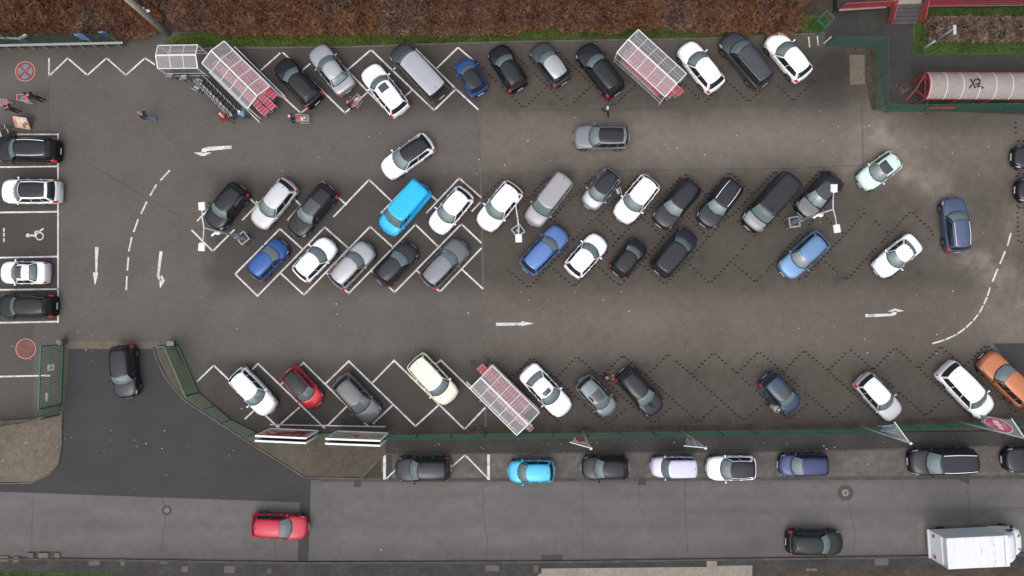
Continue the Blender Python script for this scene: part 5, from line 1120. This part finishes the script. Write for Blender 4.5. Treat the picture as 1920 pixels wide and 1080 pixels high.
# ------------------------------------------------------------------ people
SKIN = mat('skin', (.48, .27, .20), .6)
def person(px, py, heading, label, top, trousers, hair, pose='walk', lean=.05, head_z=None, skinm=SKIN, shoe=(.02, .02, .02), hat=None, z=1.72, hat_r=1.0):
    F = G(px, py); e = bpy.data.objects
    V = []; E = []; Rr = []; reg = []
    def v(p, r, g): V.append(Vector(p)); Rr.append(r); reg.append(g); return len(V) - 1
    def ch(a, seq):
        for p, r, g in seq: k = v(p, r, g); E.append((a, k)); a = k
        return a
    s = z / 1.72; ln = lambda h: lean * max(0, h - .95) ** 1.0 * 1.6
    pel = v((ln(.96), 0, .96), .135, 2)
    chest = ch(pel, [((ln(1.12), 0, 1.12), .125, 1), ((ln(1.33), 0, 1.33), .14, 1)])
    neck = ch(chest, [((ln(1.47), 0, 1.47), .06, 0), ((ln(1.52) + .01, 0, 1.53), .058, 0)])
    hd = ch(neck, [((ln(1.6) + .025, 0, 1.61), .095, 0), ((ln(1.68) + .01, 0, 1.685), .075, 0)])
    st = .36 if pose == 'walk' else .10 if pose == 'push' else .04
    for sg in (-1, 1):
        f = sg * st
        ch(pel, [((0, sg * .095, .88), .095, 2), ((f * .45 + .03, sg * .10, .50), .065, 2), ((f * .95, sg * .10, .12), .042, 2), ((f, sg * .10, .06), .042, 3), ((f + .15, sg * .11, .04), .035, 3)])
        if pose == 'walk': pts_ = [(ln(1.4), sg * .20, 1.40), (ln(1.1) - sg * .10, sg * .26, 1.12), (ln(.9) + .06 - sg * .16, sg * .25, .90)]
        elif pose == 'push': pts_ = [(ln(1.4), sg * .20, 1.40), (ln(1.2) + .12, sg * .25, 1.15), (ln(1.2) + .40, sg * .22, 1.03)]
        else: pts_ = [(ln(1.4), sg * .20, 1.40), (ln(1.2) + .22, sg * .24, 1.20), (ln(1.2) + .48, sg * .14, 1.12)]
        sh = ch(chest, [(pts_[0], .062, 1), (pts_[1], .048, 1), (tuple(Vector(pts_[1]).lerp(Vector(pts_[2]), .88)), .036, 1)])
        a, c_ = Vector(pts_[1]), Vector(pts_[2]); d = (c_ - a).normalized(); side = Vector((0, 1, 0)) * sg; dn = d.cross(side).normalized()
        if dn.z > 0: dn = -dn
        palm = ch(sh, [(tuple(c_), .026, 0), (tuple(c_ + d * .06), .03, 0)])
        for k, (off, ln_) in enumerate(((-.028, .06), (-.01, .07), (.01, .066), (.028, .05))):
            b0 = c_ + d * .085 + side * off; ch(palm, [(tuple(b0), .0095, 0), (tuple(b0 + d * ln_ * .55 + dn * .012), .009, 0), (tuple(b0 + d * ln_ * .85 + dn * .035), .008, 0)])
        tb = c_ + d * .025 - side * .035; ch(palm - 1, [(tuple(tb), .011, 0), (tuple(tb + d * .035 - side * .012), .010, 0), (tuple(tb + d * .06 - side * .008 + dn * .01), .009, 0)])
    me = bpy.data.meshes.new('p'); me.from_pydata(V, E, []); ob = bpy.data.objects.new('person', me); COL.objects.link(ob)
    md = ob.modifiers.new('s', 'SKIN'); md.use_smooth_shade = True
    for i, q in enumerate(me.skin_vertices[0].data): q.radius = (Rr[i] * (1.18 if Rr[i] > .04 else 1), Rr[i] * (1.18 if Rr[i] > .04 else 1)); q.use_root = i == 0
    if True:
        for i in (0, 1, 2): me.skin_vertices[0].data[i].radius = (Rr[i] * 1.0, Rr[i] * 1.4)
    ms = ob.modifiers.new('u', 'SUBSURF'); ms.levels = ms.render_levels = 1
    dg = bpy.context.evaluated_depsgraph_get(); nm = bpy.data.meshes.new_from_object(ob.evaluated_get(dg)); ob.modifiers.clear(); ob.data = nm
    mats = [skinm, mat('top_cloth', top, .85), mat('trouser_cloth', trousers, .85), mat('shoe', shoe, .6), mat('eye_dark', (.02, .015, .01), .3)]
    for q in mats: nm.materials.append(q)
    segs = [(V[a], V[b], reg[b]) for a, b in E]
    for f in nm.polygons:
        p = Vector(f.center); best = 9; g = 1
        for a, b, r_ in segs:
            ab = b - a; t = max(0, min(1, (p - a).dot(ab) / max(ab.length_squared, 1e-9))); dd_ = (p - a - ab * t).length
            if dd_ < best: best = dd_; g = r_
        f.material_index = g; f.use_smooth = True
    # face: nose, brows and lips joined to the same mesh
    bm = bmesh.new(); bm.from_mesh(nm); hc = Vector((ln(1.6) + .025, 0, 1.61)); fb = MB()
    fb.ball(hc + Vector((.088, 0, -.005)), (.022, .012, .022), 6, 5, 0)
    for sg in (-1, 1): fb.ball(hc + Vector((.082, sg * .032, .022)), (.008, .012, .007), 6, 4, 4); fb.ball(hc + Vector((-.005, sg * .09, .0)), (.018, .012, .03), 6, 4, 0)
    fb.ball(hc + Vector((.080, 0, -.042)), (.010, .026, .007), 6, 4, 0)
    tmp = fb.mesh('t', mats); bm.from_mesh(tmp); bm.to_mesh(nm); bm.free(); bpy.data.meshes.remove(tmp)
    ob.location = (F.x, F.y, .014); ob.rotation_euler = (0, 0, R(heading)); ob.scale = (s, s, s); tag(ob, label, 'person')
    h = MB(); h.ball(hc + Vector((-.018, 0, .035)), (.108 * hat_r, .098 * hat_r, .090 * hat_r if not hat else .10), 12, 8); h.build('hat' if hat else 'hair', mat('hair_or_hat', hat or hair, .8), ob, smooth=True)
    return ob
navy = (.02, .025, .05); blk = (.01, .01, .012); jean = (.12, .19, .32)
person(287, 225, 150, 'person in a dark top and light blue jeans walking alone on the left asphalt', navy, jean, (.35, .2, .15), lean=.30)
person(84, 190, 165, 'person in black clothes pushing a grey trolley at upper left', blk, blk, (.01, .008, .008), 'push', lean=.45)
person(38, 211, 150, 'person in dark clothes near the advertising board at the left edge', (.03, .015, .02), (.03, .035, .05), (.02, .015, .012), 'push', lean=.1)
person(433, 229, 130, 'blond person in a dark red jacket with white shoes by the left trolley shelter', (.30, .015, .03), (.10, .08, .09), (.75, .50, .38), lean=.25, shoe=(.75, .72, .68))
person(465, 222, 120, 'person in light blue top and white hat beside the dark trolley row', (.12, .33, .62), (.05, .06, .08), (.8, .8, .8), 'push', lean=.1, hat=(.78, .78, .76))
person(552, 228, 10, 'grey haired person pushing a full trolley below the black hatchback', (.05, .06, .08), (.03, .03, .05), (.55, .45, .42), 'push', lean=.1)
person(658, 204, 60, 'person with a red cap unloading the trolley behind the silver saloon', (.015, .017, .03), (.02, .02, .03), (.2, .1, .1), 'reach', lean=.2, hat=(.55, .02, .04))
person(1135, 213, 110, 'person in a dark blue coat with grey hair below the black off roader', (.03, .03, .07), blk, (.5, .5, .55), lean=.02)
person(1132, 705, 0, 'person in very dark clothes behind the small silver green car', (.03, .008, .012), blk, (.3, .12, .12), 'stand', lean=.1)
person(1437, 757, -35, 'person in a pale grey jacket at the door of the small dark blue car', (.22, .20, .21), (.05, .045, .05), (.35, .33, .34), 'reach', lean=.4)
# loaded trolleys pushed by people and their goods
def goods(cart_o, label, seed):
    q = random.Random(seed); e = empty('groceries', cart_o.location, cart_o.rotation_euler.z, label, 'groceries'); cs = [(.55, .03, .05), (.7, .5, .4), (.65, .6, .5), (.1, .25, .1), (.6, .45, .1), (.75, .75, .72)]
    for i in range(9):
        x, y = q.uniform(-.22, .3), q.uniform(-.13, .13); b = MB(); Mx = Matrix.Translation((x, y, .62 + .05 * (i % 5))) @ Matrix.Rotation(q.uniform(0, 3), 4, 'Z'); b.box(-.1, .1, -.06, .06, -.05, .08, M=Mx); b.build('packet', mat('packet', q.choice(cs), .6), e)
for (x, y, a, lb, lg, sd) in ((44, 184, 177, 'grey trolley pushed by the person in black at upper left', None, 1), (569, 222, -3, 'trolley with red goods pushed by the grey haired person', 'red and beige groceries in the trolley of the grey haired person', 2),
                              (668, 188, 48, 'full trolley standing behind the open boot of the silver saloon', 'colourful groceries in the trolley behind the silver saloon', 3), (4, 193, 170, 'small part of a trolley at the left edge beside the person in dark clothes', None, 4)):
    p = G(x, y, .8); o = place_cart(CART0, p.x, p.y, R(a), lb); 
    if lg: goods(o, lg, sd)
